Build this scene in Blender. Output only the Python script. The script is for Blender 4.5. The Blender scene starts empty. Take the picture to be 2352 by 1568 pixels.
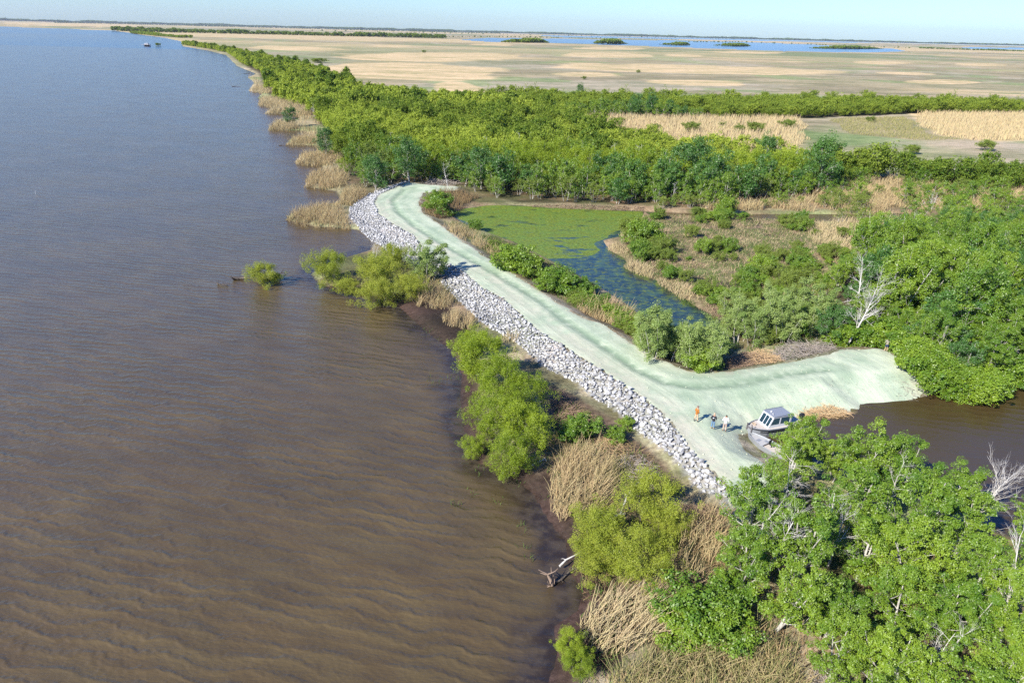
import bpy, bmesh, math, random
import numpy as np
from mathutils import Vector, Matrix

# ------------------------------------------------------------------ camera
CH, F = 36.0, 1568.0                     # camera height (m) and focal length in outline units (2352 wide)
ROLL = math.radians(1.454)
PITCH = math.atan((784-72.9)*math.cos(ROLL)/F)
_fw = np.array([0, math.cos(PITCH), -math.sin(PITCH)]); _up = np.array([0, math.sin(PITCH), math.cos(PITCH)]); _rt = np.array([1., 0, 0])
CX = math.cos(ROLL)*_rt+math.sin(ROLL)*_up
CY = -math.sin(ROLL)*_rt+math.cos(ROLL)*_up
scene = bpy.context.scene
HAZE = 0.000024
cam_d = bpy.data.cameras.new('camera'); cam = bpy.data.objects.new('camera', cam_d); scene.collection.objects.link(cam)
cam.matrix_world = Matrix(((CX[0], CY[0], -_fw[0], 0), (CX[1], CY[1], -_fw[1], 0), (CX[2], CY[2], -_fw[2], CH), (0, 0, 0, 1)))
cam_d.sensor_width = 36; cam_d.lens = 36*F/2352; cam_d.clip_start = 0.5; cam_d.clip_end = 90000
scene.camera = cam
scene.view_settings.view_transform = 'Standard'; scene.view_settings.look = 'None'
scene.view_settings.exposure = 0.88; scene.view_settings.gamma = 1
# ------------------------------------------------------------------ light
SKY_LOW, SKY_HIGH = (1.04, 1.42, 1.98, 1), (.42, .98, 2.05, 1)      # clear spring air: bluer than the sky model near the horizon
SUN_EL = math.radians(36); SUN = Vector((-0.743*math.cos(SUN_EL), -0.669*math.cos(SUN_EL), math.sin(SUN_EL)))
w = bpy.data.worlds.new('World'); scene.world = w; w.use_nodes = True
nt = w.node_tree; nt.nodes.clear()
o_ = nt.nodes.new('ShaderNodeOutputWorld'); b_ = nt.nodes.new('ShaderNodeBackground'); s_ = nt.nodes.new('ShaderNodeTexSky')
s_.sky_type = 'NISHITA'; s_.sun_disc = False; s_.sun_elevation = SUN_EL; s_.sun_rotation = math.atan2(SUN.x, SUN.y)
s_.air_density = 1.0; s_.dust_density = 0.4; s_.ozone_density = 2.0; s_.altitude = 30
b_.inputs[1].default_value = 0.055
tc_ = nt.nodes.new('ShaderNodeTexCoord'); sx_ = nt.nodes.new('ShaderNodeSeparateXYZ'); mr_ = nt.nodes.new('ShaderNodeMapRange'); mx_ = nt.nodes.new('ShaderNodeMix'); ml_ = nt.nodes.new('ShaderNodeMix')
mr_.interpolation_type = 'SMOOTHSTEP'; mr_.inputs[2].default_value = .45; mx_.data_type = 'RGBA'; ml_.data_type = 'RGBA'; ml_.blend_type = 'MULTIPLY'; ml_.inputs[0].default_value = 1
mx_.inputs[6].default_value = SKY_LOW; mx_.inputs[7].default_value = SKY_HIGH
nt.links.new(tc_.outputs['Generated'], sx_.inputs[0]); nt.links.new(sx_.outputs[2], mr_.inputs[0]); nt.links.new(mr_.outputs[0], mx_.inputs[0]); nt.links.new(s_.outputs[0], ml_.inputs[6]); nt.links.new(mx_.outputs[2], ml_.inputs[7])
nt.links.new(ml_.outputs[2], b_.inputs[0]); nt.links.new(b_.outputs[0], o_.inputs[0])
sl = bpy.data.lights.new('sun', 'SUN'); sl.energy = 5.0; sl.angle = math.radians(0.5); sl.color = (1.0, 0.955, 0.88)
so = bpy.data.objects.new('sun', sl); scene.collection.objects.link(so); so.rotation_euler = SUN.to_track_quat('Z', 'Y').to_euler()
cy = scene.cycles
cy.max_bounces = 5; cy.diffuse_bounces = 2; cy.glossy_bounces = 2; cy.transmission_bounces = 4; cy.transparent_max_bounces = 6; cy.volume_bounces = 0
cy.sample_clamp_direct = 6.0; cy.sample_clamp_indirect = 4.0; cy.caustics_reflective = False; cy.caustics_refractive = False
try:
    cy.use_denoising = False
except Exception: pass

# ------------------------------------------------------------------ helpers
def at(u, v, z=0.0):
    d = _fw+CX*(u-1176)/F-CY*(v-784)/F
    return np.array([0, 0, CH])+d*((z-CH)/d[2])
def W(pts, z=0.0): return np.array([at(u, v, z)[:2] for u, v in pts])
def depth(p): return float((np.array(p)-np.array([0, 0, CH]))@_fw)
def project(x, y, z):
    q = np.stack([x, y, z-CH], -1); w_ = q@_fw; w_ = np.where(w_ < 0.5, 0.5, w_)
    return 1176+F*(q@CX)/w_, 784-F*(q@CY)/w_
def sdf(P, poly):
    """signed distance, positive inside"""
    P = np.asarray(P, float); d2 = np.full(len(P), 1e18); ins = np.zeros(len(P), bool)
    a = poly; b = np.roll(poly, -1, 0)
    for (ax, ay), (bx, by) in zip(a, b):
        ex, ey = bx-ax, by-ay; L = ex*ex+ey*ey+1e-12
        wx = P[:, 0]-ax; wy = P[:, 1]-ay
        t = np.clip((wx*ex+wy*ey)/L, 0, 1)
        dx = wx-t*ex; dy = wy-t*ey; d2 = np.minimum(d2, dx*dx+dy*dy)
        c = (ay > P[:, 1]) != (by > P[:, 1])
        if c.any():
            xi = ax+(P[:, 1]-ay)*ex/(ey if abs(ey) > 1e-12 else 1e-12)
            ins ^= c & (P[:, 0] < xi)
    d = np.sqrt(d2); return np.where(ins, d, -d)
def linedist(P, line):
    d2 = np.full(len(P), 1e18)
    for (ax, ay), (bx, by) in zip(line[:-1], line[1:]):
        ex, ey = bx-ax, by-ay; L = ex*ex+ey*ey+1e-12
        t = np.clip(((P[:, 0]-ax)*ex+(P[:, 1]-ay)*ey)/L, 0, 1)
        d2 = np.minimum(d2, (P[:, 0]-ax-t*ex)**2+(P[:, 1]-ay-t*ey)**2)
    return np.sqrt(d2)
def vnoise(x, y, s, seed=0):
    x = np.asarray(x)/s+seed*17.3; y = np.asarray(y)/s-seed*9.1
    xi = np.floor(x).astype(np.int64); yi = np.floor(y).astype(np.int64); fx = x-xi; fy = y-yi
    fx = fx*fx*(3-2*fx); fy = fy*fy*(3-2*fy)
    def h(a, b):
        n = (a*374761393+b*668265263+seed*974711) & 0xffffffff; n = ((n ^ (n >> 13))*1274126177) & 0xffffffff
        return ((n ^ (n >> 16)) & 0xffff)/65535.0
    return (h(xi, yi)*(1-fx)+h(xi+1, yi)*fx)*(1-fy)+(h(xi, yi+1)*(1-fx)+h(xi+1, yi+1)*fx)*fy
def fbm(x, y, s, seed=0, o=3):
    r = 0; a = 1; t = 0
    for k in range(o): r = r+a*vnoise(x, y, s/2**k, seed+k); t += a; a *= .5
    return r/t
def sst(x, a, b):
    t = np.clip((x-a)/(b-a), 0, 1); return t*t*(3-2*t)

def tag(o, label=None, cat=None, group=None, kind=None):
    if label: o['label'] = label
    if cat: o['category'] = cat
    if group: o['group'] = group
    if kind: o['kind'] = kind
    return o
def link(o, parent=None):
    scene.collection.objects.link(o)
    if parent is not None: o.parent = parent
    return o
def empty(name, loc=(0, 0, 0), rz=0):
    o = bpy.data.objects.new(name, None); o.location = loc; o.rotation_euler = (0, 0, rz); o.empty_display_size = .3
    return link(o)
def np_mesh(name, V, Q, mat=None, attrs=None, smooth=False):
    """V (n,3); Q (m,k) with k = 3 or 4"""
    V = np.ascontiguousarray(V, np.float32); Q = np.ascontiguousarray(Q, np.int32); k = Q.shape[1]
    me = bpy.data.meshes.new(name); me.vertices.add(len(V)); me.vertices.foreach_set('co', V.ravel())
    me.loops.add(Q.size); me.loops.foreach_set('vertex_index', Q.ravel())
    me.polygons.add(len(Q)); me.polygons.foreach_set('loop_start', np.arange(0, Q.size, k, dtype=np.int32))
    if smooth: me.polygons.foreach_set('use_smooth', np.ones(len(Q), bool))
    for an, av in (attrs or {}).items():
        av = np.asarray(av, np.float32)
        if av.ndim == 1: at_ = me.attributes.new(an, 'FLOAT', 'POINT'); at_.data.foreach_set('value', av)
        else:
            at_ = me.attributes.new(an, 'FLOAT_COLOR', 'POINT')
            if av.shape[1] == 3: av = np.concatenate([av, np.ones((len(av), 1), np.float32)], 1)
            at_.data.foreach_set('color', av.ravel())
    me.update(calc_edges=True); me.validate()
    if mat: me.materials.append(mat)
    return me
def mobj(name, me, parent=None): return link(bpy.data.objects.new(name, me), parent)

class N:
    """tiny node-graph helper"""
    def __init__(s, name):
        s.m = bpy.data.materials.new(name); s.m.use_nodes = True; s.t = s.m.node_tree; s.t.nodes.clear()
        s.out = s.t.nodes.new('ShaderNodeOutputMaterial')
    def n(s, ty, ins=None, **kw):
        q = s.t.nodes.new('ShaderNode'+ty)
        for k, v in kw.items(): setattr(q, k, v)
        for k, v in (ins or {}).items():
            if isinstance(v, bpy.types.NodeSocket): s.t.links.new(v, q.inputs[k])
            else: q.inputs[k].default_value = v
        return q
    def math(s, op, a, b=0.0, c=None):
        d = {0: a, 1: b}
        if c is not None: d[2] = c
        return s.n('Math', d, operation=op).outputs[0]
    def mix(s, f, a, b, bt='MIX'):
        q = s.n('Mix', {0: f}, data_type='RGBA', blend_type=bt)
        for i, v in ((6, a), (7, b)):
            if isinstance(v, bpy.types.NodeSocket): s.t.links.new(v, q.inputs[i])
            else: q.inputs[i].default_value = (*v, 1) if len(v) == 3 else v
        return q.outputs[2]
    def noise(s, scale, detail=3, rough=.5, vec=None, dist=0):
        d = {'Scale': scale, 'Detail': detail, 'Roughness': rough, 'Distortion': dist}
        if vec is not None: d['Vector'] = vec
        return s.n('TexNoise', d).outputs[0]
    def ramp(s, f, a, b, inter='SMOOTHSTEP'):
        return s.n('MapRange', {0: f, 1: a, 2: b, 3: 0.0, 4: 1.0}, interpolation_type=inter).outputs[0]
    def pos(s): return s.n('NewGeometry').outputs['Position']
    def mapv(s, vec, rot=(0, 0, 0), scale=(1, 1, 1), loc=(0, 0, 0)):
        return s.n('Mapping', {0: vec, 1: loc, 2: rot, 3: scale}).outputs[0]
    def attr(s, name): return s.n('Attribute', attribute_name=name)
    def done(s, shader, disp=None):
        s.t.links.new(shader, s.out.inputs[0]); return s.m
    def bsdf(s, col, rough=.6, bump=None, bstr=.3, bdist=.05, metal=0.0, spec=.3, **kw):
        d = {'Roughness': rough, 'Metallic': metal, 'Specular IOR Level': spec}
        if isinstance(col, bpy.types.NodeSocket): d['Base Color'] = col
        else: d['Base Color'] = (*col, 1)
        if bump is not None: d['Normal'] = s.n('Bump', {'Strength': bstr, 'Distance': bdist, 'Height': bump}).outputs[0]
        d.update(kw)
        return s.n('BsdfPrincipled', d).outputs[0]
def simple(name, col, rough=.6, metal=0.0, var=.15, scale=8, spec=.3):
    m = N(name); nz = m.noise(scale, 4, .6, m.n('TexCoord').outputs['Object'])
    c = m.mix(nz, tuple(x*(1-var) for x in col), tuple(min(1, x*(1+var)) for x in col))
    return m.done(m.bsdf(c, rough, metal=metal, spec=spec))

# ------------------------------------------------------------------ traced outlines (unprojected to the ground)
LAND = W([(1210, 1640), (1262, 1568), (1285, 1500), (1275, 1440), (1330, 1400), (1345, 1360), (1310, 1310), (1300, 1240), (1262, 1190), (1225, 1130), (1160, 1085), (1100, 1060),
          (1075, 1010), (1060, 940), (1062, 860), (1045, 808), (985, 765), (920, 705), (860, 690), (800, 675), (735, 652), (715, 630), (745, 608), (800, 590), (850, 575), (862, 553), (835, 532),
          (800, 526), (720, 520), (655, 506), (670, 490), (735, 474), (780, 462), (770, 440), (700, 429), (705, 410), (735, 400), (740, 382), (675, 376), (690, 355), (740, 345),
          (725, 335), (655, 333), (670, 318), (710, 312), (700, 302), (615, 298), (640, 285), (690, 272), (680, 262), (605, 262), (625, 248), (600, 243), (592, 226), (605, 214),
          (572, 209), (585, 190), (570, 178), (590, 170), (545, 152), (520, 127), (480, 117), (420, 107), (414, 95), (380, 88), (335, 82), (262, 71), (0, 62)])
LAND = np.vstack([LAND, [[-30000, 3000], [-30000, 40000], [40000, 40000], [40000, -400], [-6, -400], [-6, 5]]])
POND = W([(1035, 492), (1060, 480), (1120, 472), (1180, 471), (1300, 478), (1480, 484), (1475, 500), (1420, 522), (1440, 540), (1385, 552), (1400, 575), (1432, 592), (1450, 618), (1500, 640), (1560, 672), (1590, 700),
          (1650, 728), (1690, 760), (1700, 800), (1670, 800), (1560, 770), (1490, 745), (1450, 705), (1400, 672), (1345, 640), (1290, 610), (1250, 590), (1180, 555), (1110, 530), (1060, 510)])
POND2 = W([(1480, 486), (1560, 489), (1680, 492), (1800, 492), (1950, 492), (2080, 490), (2100, 500), (1960, 512), (1780, 508), (1600, 500), (1500, 497)])
CANAL = W([(1716, 985), (1730, 972), (1845, 949), (1903, 946), (1962, 943), (1970, 924), (2094, 914), (2134, 902), (2230, 895), (2352, 872), (2600, 840), (2700, 1200), (2500, 1230), (2352, 1240), (2200, 1190), (2050, 1130), (1900, 1070),
           (1790, 1050), (1742, 1040), (1722, 1010)])
ROAD_L = [(935, 420), (869, 449), (857, 469), (869, 495), (902, 519), (949, 545), (969, 575), (1012, 605), (1055, 622), (1102, 665), (1152, 689), (1225, 759), (1342, 833), (1445, 900), (1518, 953), (1580, 1035), (1659, 1120), (1668, 1180), (1700, 1230)]
ROAD_R = [(1800, 1160), (1760, 1060), (1716, 1020), (1706, 985), (1760, 962), (1845, 948), (1903, 944), (1960, 938), (1968, 920), (2094, 909), (2130, 893), (2123, 868), (2105, 834), (2064, 820), (2035, 806), (1991, 800), (1932, 806), (1859, 823),
          (1786, 834), (1669, 857), (1581, 854), (1512, 824), (1445, 786), (1401, 753), (1328, 724), (1269, 689), (1186, 632), (1112, 589), (1055, 549), (1002, 509), (972, 489), (965, 462), (975, 445), (1055, 440), (1055, 430), (990, 426)]
ROAD = W(ROAD_L+ROAD_R, 1.3)
ROCKO = [(935, 418), (900, 428), (845, 450), (807, 479), (805, 499), (832, 527), (862, 553), (900, 585), (960, 612), (1012, 636), (1019, 655), (1062, 697), (1108, 741), (1181, 789), (1240, 841), (1298, 879), (1342, 918), (1395, 947), (1433, 988), (1475, 1020), (1518, 1058), (1562, 1114), (1600, 1150), (1660, 1180)]
ROCKO = [(u+(26 if v > 860 else 10 if v > 780 else 0), v) for u, v in ROCKO]
ROCK = np.vstack([W(ROAD_L[:-1], 1.5), W(ROCKO[::-1], .25)])
MUD = W([(860, 690), (920, 705), (985, 765), (1045, 810), (1090, 790), (1080, 750), (1040, 715), (980, 700), (930, 680), (880, 680)])
MUD2 = W([(1240, 1120), (1300, 1240), (1310, 1310), (1345, 1370), (1300, 1400), (1270, 1500), (1400, 1568), (1480, 1480), (1430, 1350), (1340, 1300), (1310, 1210), (1290, 1140), (1250, 1080)])
ISLE = W([(1440, 540), (1500, 500), (1700, 490), (1850, 505), (1950, 540), (1950, 620), (1900, 760), (1800, 800), (1720, 800), (1640, 720), (1560, 672), (1480, 630), (1430, 590)])
RUT = W([(930, 436), (902, 462), (912, 485), (952, 519), (1002, 552), (1091, 602), (1143, 631), (1247, 696), (1299, 738), (1351, 774), (1400, 806), (1460, 848), (1530, 880), (1600, 890), (1700, 882), (1790, 862), (1900, 850)], 1.4)
RUT2 = W([(912, 452), (880, 470), (895, 498), (960, 535), (1040, 585), (1120, 632), (1230, 712), (1330, 790), (1440, 868), (1520, 920), (1590, 1000), (1660, 1080)], 1.5)
LAGOONS = [W([(1060, 92), (1120, 88), (1230, 89), (1330, 91), (1480, 93), (1700, 97), (1900, 105), (2050, 113), (2080, 118), (1990, 121), (1800, 118), (1640, 112), (1480, 106), (1340, 101), (1230, 98), (1120, 96)]),
           W([(1240, 82), (1600, 88), (2000, 97), (2000, 99), (1650, 92), (1500, 89), (1300, 86)]), W([(2200, 109), (2352, 111), (2450, 114), (2352, 114.5), (2230, 112)])]
WOOD1 = W([(820, 442), (885, 434), (915, 421), (960, 424), (1060, 430), (1110, 455), (1200, 470), (1300, 472), (1480, 475), (1600, 478), (1720, 468), (1850, 455), (1930, 440), (2100, 440), (2352, 450), (2500, 470), (2500, 440), (2352, 432), (2150, 422), (1990, 402), (1840, 384), (1640, 362),
           (1440, 335), (1335, 288), (1200, 252), (1090, 246), (1000, 238), (845, 220), (800, 194), (690, 155), (600, 134), (500, 115), (428, 102), (418, 104), (480, 114), (525, 124), (560, 150), (598, 172), (604, 200), (625, 228), (690, 250), (740, 285), (765, 330), (790, 380), (800, 420)])
WOOD2 = W([(1090, 232), (1200, 264), (1330, 270), (1500, 272), (1700, 274), (1850, 274), (2000, 268), (2090, 263), (2352, 264), (2500, 266), (2500, 253), (2352, 251), (2000, 246), (1700, 244), (1400, 238), (1200, 233)])
WOOD3 = W([(1880, 806), (1960, 795), (2040, 798), (2105, 850), (2145, 895), (2240, 900), (2352, 868), (2500, 850), (2500, 560), (2352, 545), (2150, 535), (2020, 560), (1930, 620), (1900, 700)])
BOATX, CANALS = None, [CANAL, POND, POND2]
TANS = [(784, 1207, 131, 12, .0), (700, 1165, 165, 22, .02), (1257, 1937, 160, 11, .022), (1271, 1417, 172, 6, .01), (1294, 1497, 127, 6, .01), (1317, 1484, 112, 3, .01), (1081, 1194, 103, 2.5, .01), (857, 947, 106, 3, .02), (1471, 1714, 191, 7, .02),
        (1954, 2087, 144, 4, .02), (2190, 2324, 149, 3.5, .02), (2090, 2257, 189, 5, .02), (2000, 2150, 169, 3, .02), (1624, 1800, 121, 3, .02), (1520, 1620, 128, 3, .02), (1000, 1110, 205, 16, .1),
        (600, 900, 82, 1.6, .02), (560, 800, 112, 5, .03), (1550, 2050, 115, 1.4, .02), (0, 330, 57, 4, .02), (300, 700, 74, 1.4, .03)]

def land_height(x, y):
    """height of the bare ground, and masks"""
    P = np.stack([x, y], -1)
    dl = sdf(P, LAND); n1 = fbm(x, y, 6, 1)
    h = 0.42+0.25*(n1-.5)+.12*(vnoise(x, y, 1.3, 4)-.5)
    h = np.minimum(h, np.where(dl > 0, .05+dl*.3+.1*(n1-.5), dl*.16))
    for c in CANALS+LAGOONS:
        dc = sdf(P, c); big = np.where(dc > 0, -dc*.3-.03, -dc*.45-.02+.1*(n1-.5))
        h = np.minimum(h, big)
    near = (y < 220) & (y > 15) & (x > -60) & (x < 120)
    road = np.full(len(x), -50.); rock = road.copy(); rut = road.copy()+100
    Pn = P[near]
    r = sdf(Pn, ROAD); k = sdf(Pn, ROCK); ca = sdf(Pn, CANAL)
    hr = 1.5+np.minimum(r, 0)*.38+.05*(fbm(x[near], y[near], 3, 7)-.5)
    hr = np.minimum(hr, .12+np.maximum(-ca, 0)*.33-np.maximum(ca, 0)*.4)
    ru = linedist(Pn, RUT); ru2 = linedist(Pn, RUT2)
    hr = hr-np.where(r > 0, .13*np.exp(-(ru/.6)**2)-.04*np.exp(-((ru-1.3)/.5)**2)+.02*np.exp(-(ru2/.5)**2), 0)
    kk = k > -.3
    hn = h[near]; hn = np.maximum(hn, hr)
    h[near] = hn; road[near] = r; rock[near] = k; rut[near] = ru
    return h, dl, road, rock, rut
def zat(x, y):
    return float(land_height(np.array([float(x)]), np.array([float(y)]))[0][0])
def zs(P):
    return land_height(P[:, 0].copy(), P[:, 1].copy())[0]

# ------------------------------------------------------------------ ground sheet
ys = [-120, -60, -20, 5]; yv = 16.
while yv < 13500:
    ys.append(yv); yv += max(.36, yv*yv/52000, .0)
ys = np.array(ys+[14500, 16000.]); wv = np.maximum(120, ys*1.05)
t = np.linspace(-1, 1, 520); X = np.outer(wv, t)+np.minimum(wv*.12, 14)[:, None]; Y = np.repeat(ys[:, None], len(t), 1)
nr, nc = X.shape; x, y = X.ravel(), Y.ravel()
h, dl, road, rock, rut = land_height(x, y)
h = np.where((road > .5), h-.12, h)
far = sst(y, 400, 1500)
u_, v_ = project(x, y, h)
tan = np.array([.54, .41, .235]); olive = np.array([.33, .275, .165]); grn = np.array([.17, .22, .08]); grey = np.array([.36, .31, .22]); soil = np.array([.10, .075, .045]); mud = np.array([.035, .022, .017]); litter = np.array([.22, .15, .09])
nA = fbm(x, y, 130, 3, 4); nB = fbm(x, y, 60, 9, 3); nC = fbm(x*.5, y, 300, 21, 4); nD = fbm(x*.3, y, 900, 31, 4)
col = np.repeat(olive[None], len(x), 0)
def mixc(c, m): 
    global col
    m = np.clip(m, 0, 1)[:, None]; col = col*(1-m)+np.asarray(c)[None]*m
mixc(grey, sst(nA, .48, .6)*.9); mixc(grn*1.25, sst(nB, .56, .66)*.65); mixc(olive*.75, sst(fbm(x*.6, y, 45, 81, 4), .54, .64)*.8); mixc(grn*np.array([1.1, 1, 1.3]), sst(nC, .56, .64)*far*.8); mixc(tan, sst(nD, .47, .56)*sst(y, 900, 2200)*.9)
mixc(tan*.96, sst(fbm(x*.35, y, 160, 77, 4), .60, .66)*sst(y, 300, 600)*.75)
ed = 6*(fbm(x*.6, y, 22, 5, 3)-.5)
for x0, x1, yc, ry, sl_ in TANS:
    cx = (x0+x1)/2; rx = (x1-x0)/2; d = 1-np.sqrt(((u_-cx)/rx)**2+((v_-yc-sl_*(u_-cx))/ry)**2)
    mixc(tan, sst(d+.5*(nB-.5)+.3*(vnoise(x*.5, y, 25, 8)-.5), -.02, .10))
CLEAR1 = W([(1330, 270), (1500, 268), (1835, 272), (1850, 315), (1840, 345), (1740, 358), (1640, 352), (1440, 326)]); CLEAR2 = W([(2090, 262), (2352, 262), (2600, 262), (2600, 330), (2352, 326), (2250, 328), (2150, 312), (2110, 290)])
CLEARO = W([(1900, 275), (2090, 268), (2110, 292), (2160, 315), (2250, 325), (2100, 325), (1950, 310)])
nn = (y < 900)
idx = np.where(nn)[0]; Pn = np.stack([x[idx], y[idx]], -1)
def patch(poly, c, e=2., lo=0, amt=1., jit=6):
    d = sdf(Pn, poly)+jit*(fbm(Pn[:, 0], Pn[:, 1], jit*2.5, 13, 3)-.5); m = np.zeros(len(x)); m[idx] = sst(d, lo-e/2, lo+e/2)*amt; mixc(c, m)
m = np.zeros(len(x)); m[idx] = sst(-sdf(Pn, WOOD1), -4, 2)*(y[idx] > 180)*(y[idx] < 330)*(x[idx] > 0)
mixc(grn*1.15, m*sst(nB, .45, .6)*.8); mixc(np.array([.34, .28, .18]), m*sst(fbm(x, y, 30, 55), .5, .62)*.6)
patch(CLEAR1, tan, 4); patch(CLEAR2, tan, 4); patch(CLEARO, olive*.95, 6)
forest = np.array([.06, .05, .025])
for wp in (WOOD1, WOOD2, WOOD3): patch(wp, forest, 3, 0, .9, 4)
nearm = (y < 185) & (x < 130)
lm = sst(y, 200, 150)
mixc(litter, nearm*sst(fbm(x, y, 7, 41), .35, .6)*.8*lm); mixc(np.array([.09, .10, .035]), nearm*sst(fbm(x, y, 5, 43), .48, .62)*.6*lm)
patch(ISLE, np.array([.20, .155, .085]), 2, 0, .85, 4)
m = np.zeros(len(x)); dI = sdf(Pn, ISLE); m[idx] = (dI > 0)*sst(fbm(Pn[:, 0], Pn[:, 1], 3.2, 61), .56, .66); mixc(np.array([.08, .055, .045]), m*.9); m[idx] = (dI > 0)*sst(fbm(Pn[:, 0], Pn[:, 1], 4.5, 68), .5, .62); mixc(np.array([.12, .15, .045]), m*.8)
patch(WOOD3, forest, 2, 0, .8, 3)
mixc(soil, np.exp(-np.maximum(-road, 0)/1.2)*(road < .3)*(road > -6)*.7)
mixc(np.array([.30, .27, .2]), (road > -1.3)*sst(fbm(x, y, 1.6, 66), .4, .6)*.8)
mixc(np.array([.30, .29, .27]), (rock > -.2))
patch(W([(1235, 870), (1340, 915), (1400, 948), (1440, 990), (1525, 1060), (1600, 1150), (1500, 1120), (1420, 1070), (1350, 1010), (1260, 975)], .6), np.array([.13, .088, .06]), 1, 0, .95, 1.5); patch(MUD, mud, 1, 0, 1, 1.5); patch(MUD2, mud, 1, 0, 1, 2)
mixc(mud*1.2, sst(-h, -.16, -.02)*(dl < 12)*(y < 400)*.95); mixc(mud*1.6, sst(dl, 3.2, 1.0)*(dl > -5)*(y < 98)*(x < 12))
idg = np.arange(nr*nc).reshape(nr, nc); Q = np.stack([idg[:-1, :-1], idg[:-1, 1:], idg[1:, 1:], idg[1:, :-1]], -1).reshape(-1, 4)
g = N('marsh_ground'); ca = g.attr('tint').outputs['Color']; wet = g.attr('wet').outputs['Fac']; p = g.pos()
n1 = g.noise(2.2, 6, .65, p); n2 = g.noise(.25, 5, .6, g.mapv(p, scale=(.6, 1.6, 1))); n3 = g.noise(9, 4, .7, p); n4 = g.noise(.035, 8, .68, g.mapv(p, scale=(.4, 1.5, 1)))
c = g.mix(g.ramp(n1, .3, .7), (.66, .62, .6), (1.25, 1.25, 1.22)); c = g.mix(1, ca, c, 'MULTIPLY')
c = g.mix(1, c, g.mix(g.ramp(n2, .35, .65), (.8, .84, .78), (1.18, 1.15, 1.15)), 'MULTIPLY'); c = g.mix(1, c, g.mix(g.ramp(n4, .36, .62), (.68, .76, .62), (1.22, 1.18, 1.2)), 'MULTIPLY')
rg = g.math('SUBTRACT', .9, g.math('MULTIPLY', wet, .62))
GROUND_M = g.done(g.bsdf(c, rg, bump=g.math('ADD', g.math('MULTIPLY', n1, .7), g.math('MULTIPLY', n3, .35)), bstr=.9, bdist=.14, spec=.25))
wetv = sst(-h, -.2, -.03)*(y < 400)*(dl < 14)
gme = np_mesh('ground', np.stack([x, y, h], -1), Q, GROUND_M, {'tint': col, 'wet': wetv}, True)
tag(mobj('ground', gme), kind='structure')

# ------------------------------------------------------------------ water sheet
xs = np.concatenate([np.linspace(-16000, -400, 20), np.linspace(-300, -70, 30), np.linspace(-65, 130, 260), np.linspace(140, 800, 30), np.linspace(1200, 16000, 10)])
yw = np.concatenate([np.linspace(-400, 5, 6), np.linspace(12, 200, 260), np.linspace(210, 1500, 60), np.linspace(1800, 16000, 14)])
XX, YY = np.meshgrid(xs, yw); xw, ywv = XX.ravel(), YY.ravel()
hw = land_height(xw, ywv)[0]; Pw = np.stack([xw, ywv], -1)
shal = np.exp(np.minimum(hw, 0)/.55)*(xw > -60)*(ywv < 120)
ALG = W([(1035, 492), (1060, 480), (1120, 472), (1300, 478), (1480, 484), (1475, 500), (1420, 522), (1400, 545), (1372, 562), (1370, 585), (1310, 590), (1240, 592), (1180, 555), (1110, 530)])
alg = sst(sdf(Pw, ALG)+3*(fbm(xw, ywv, 5, 3)-.5), -.8, .8); CHN = (sdf(Pw, POND) > -4)*1.0; cnl = (sdf(Pw, CANAL) > -6)*1.0
lag = (ywv > 400)*(sdf(Pw, LAND) > 60)*1.0
ig = np.arange(len(yw)*len(xs)).reshape(len(yw), len(xs)); Qw = np.stack([ig[:-1, :-1], ig[:-1, 1:], ig[1:, 1:], ig[1:, :-1]], -1).reshape(-1, 4)
m = N('river_water'); p = m.pos(); msk = m.attr('msk'); sp = m.n('SeparateColor', {0: msk.outputs['Color']})
sh, al, ch = sp.outputs[0], sp.outputs[1], sp.outputs[2]; cn = m.attr('cnl').outputs['Fac']; lg = m.attr('lag').outputs['Fac']
def crest(ang, st=1.0): return m.mapv(m.mapv(p, rot=(0, 0, math.radians(-ang))), scale=(st, 1, 1))
swell = m.noise(.62, 3, .55, crest(-17, .35), .5)
swl = m.noise(.22, 3, .5, crest(-28, .5), .5)
def waves(ang, lam, dist, dsc): return m.n('TexWave', {'Vector': m.mapv(p, rot=(0, 0, math.radians(-90-ang))), 'Scale': .314/lam, 'Distortion': dist, 'Detail': 3.0, 'Detail Scale': dsc, 'Detail Roughness': .6}, wave_type='BANDS', bands_direction='X', wave_profile='SIN').outputs[0]
w1 = m.math('POWER', waves(-11, 1.15, 7.0, 1.0), 2.2); w2 = m.math('POWER', waves(-19, 2.5, 7.0, .6), 1.6)
wm_ = m.ramp(m.noise(.12, 3, .6, crest(-10, .4)), .35, .62)
chop = m.math('ADD', m.math('MULTIPLY', m.math('MULTIPLY', w1, m.math('ADD', wm_, .35)), .55), m.math('MULTIPLY', m.noise(1.5, 3, .6, crest(-11, .25), .4), .5))
rip = m.noise(5.5, 3, .6, crest(-4, .4))
big = m.noise(.05, 3, .6, p)
base = m.mix(m.ramp(swell, .3, .7), (.088, .061, .026), (.106, .076, .032))
base = m.mix(m.ramp(swl, .38, .62), m.mix(1, base, (.93, .94, .95), 'MULTIPLY'), m.mix(1, base, (1.05, 1.04, 1.03), 'MULTIPLY'))
base = m.mix(m.ramp(big, .35, .65), base, m.mix(1, base, (.86, .86, .9), 'MULTIPLY'))
mb = m.mix(m.ramp(m.noise(.5, 4, .6, p), .4, .6), (.028, .02, .015), (.06, .045, .03))
base = m.mix(m.ramp(m.math('ADD', sh, m.math('MULTIPLY', m.math('SUBTRACT', swl, .5), .9)), .32, .75), base, mb)
base = m.mix(ch, base, m.mix(m.ramp(m.noise(.5, 5, .7, p), .42, .62), (.015, .028, .02), (.05, .085, .02)))
base = m.mix(cn, base, m.mix(big, (.055, .038, .014), (.075, .052, .02))); base = m.mix(lg, base, (.02, .05, .10))
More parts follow.
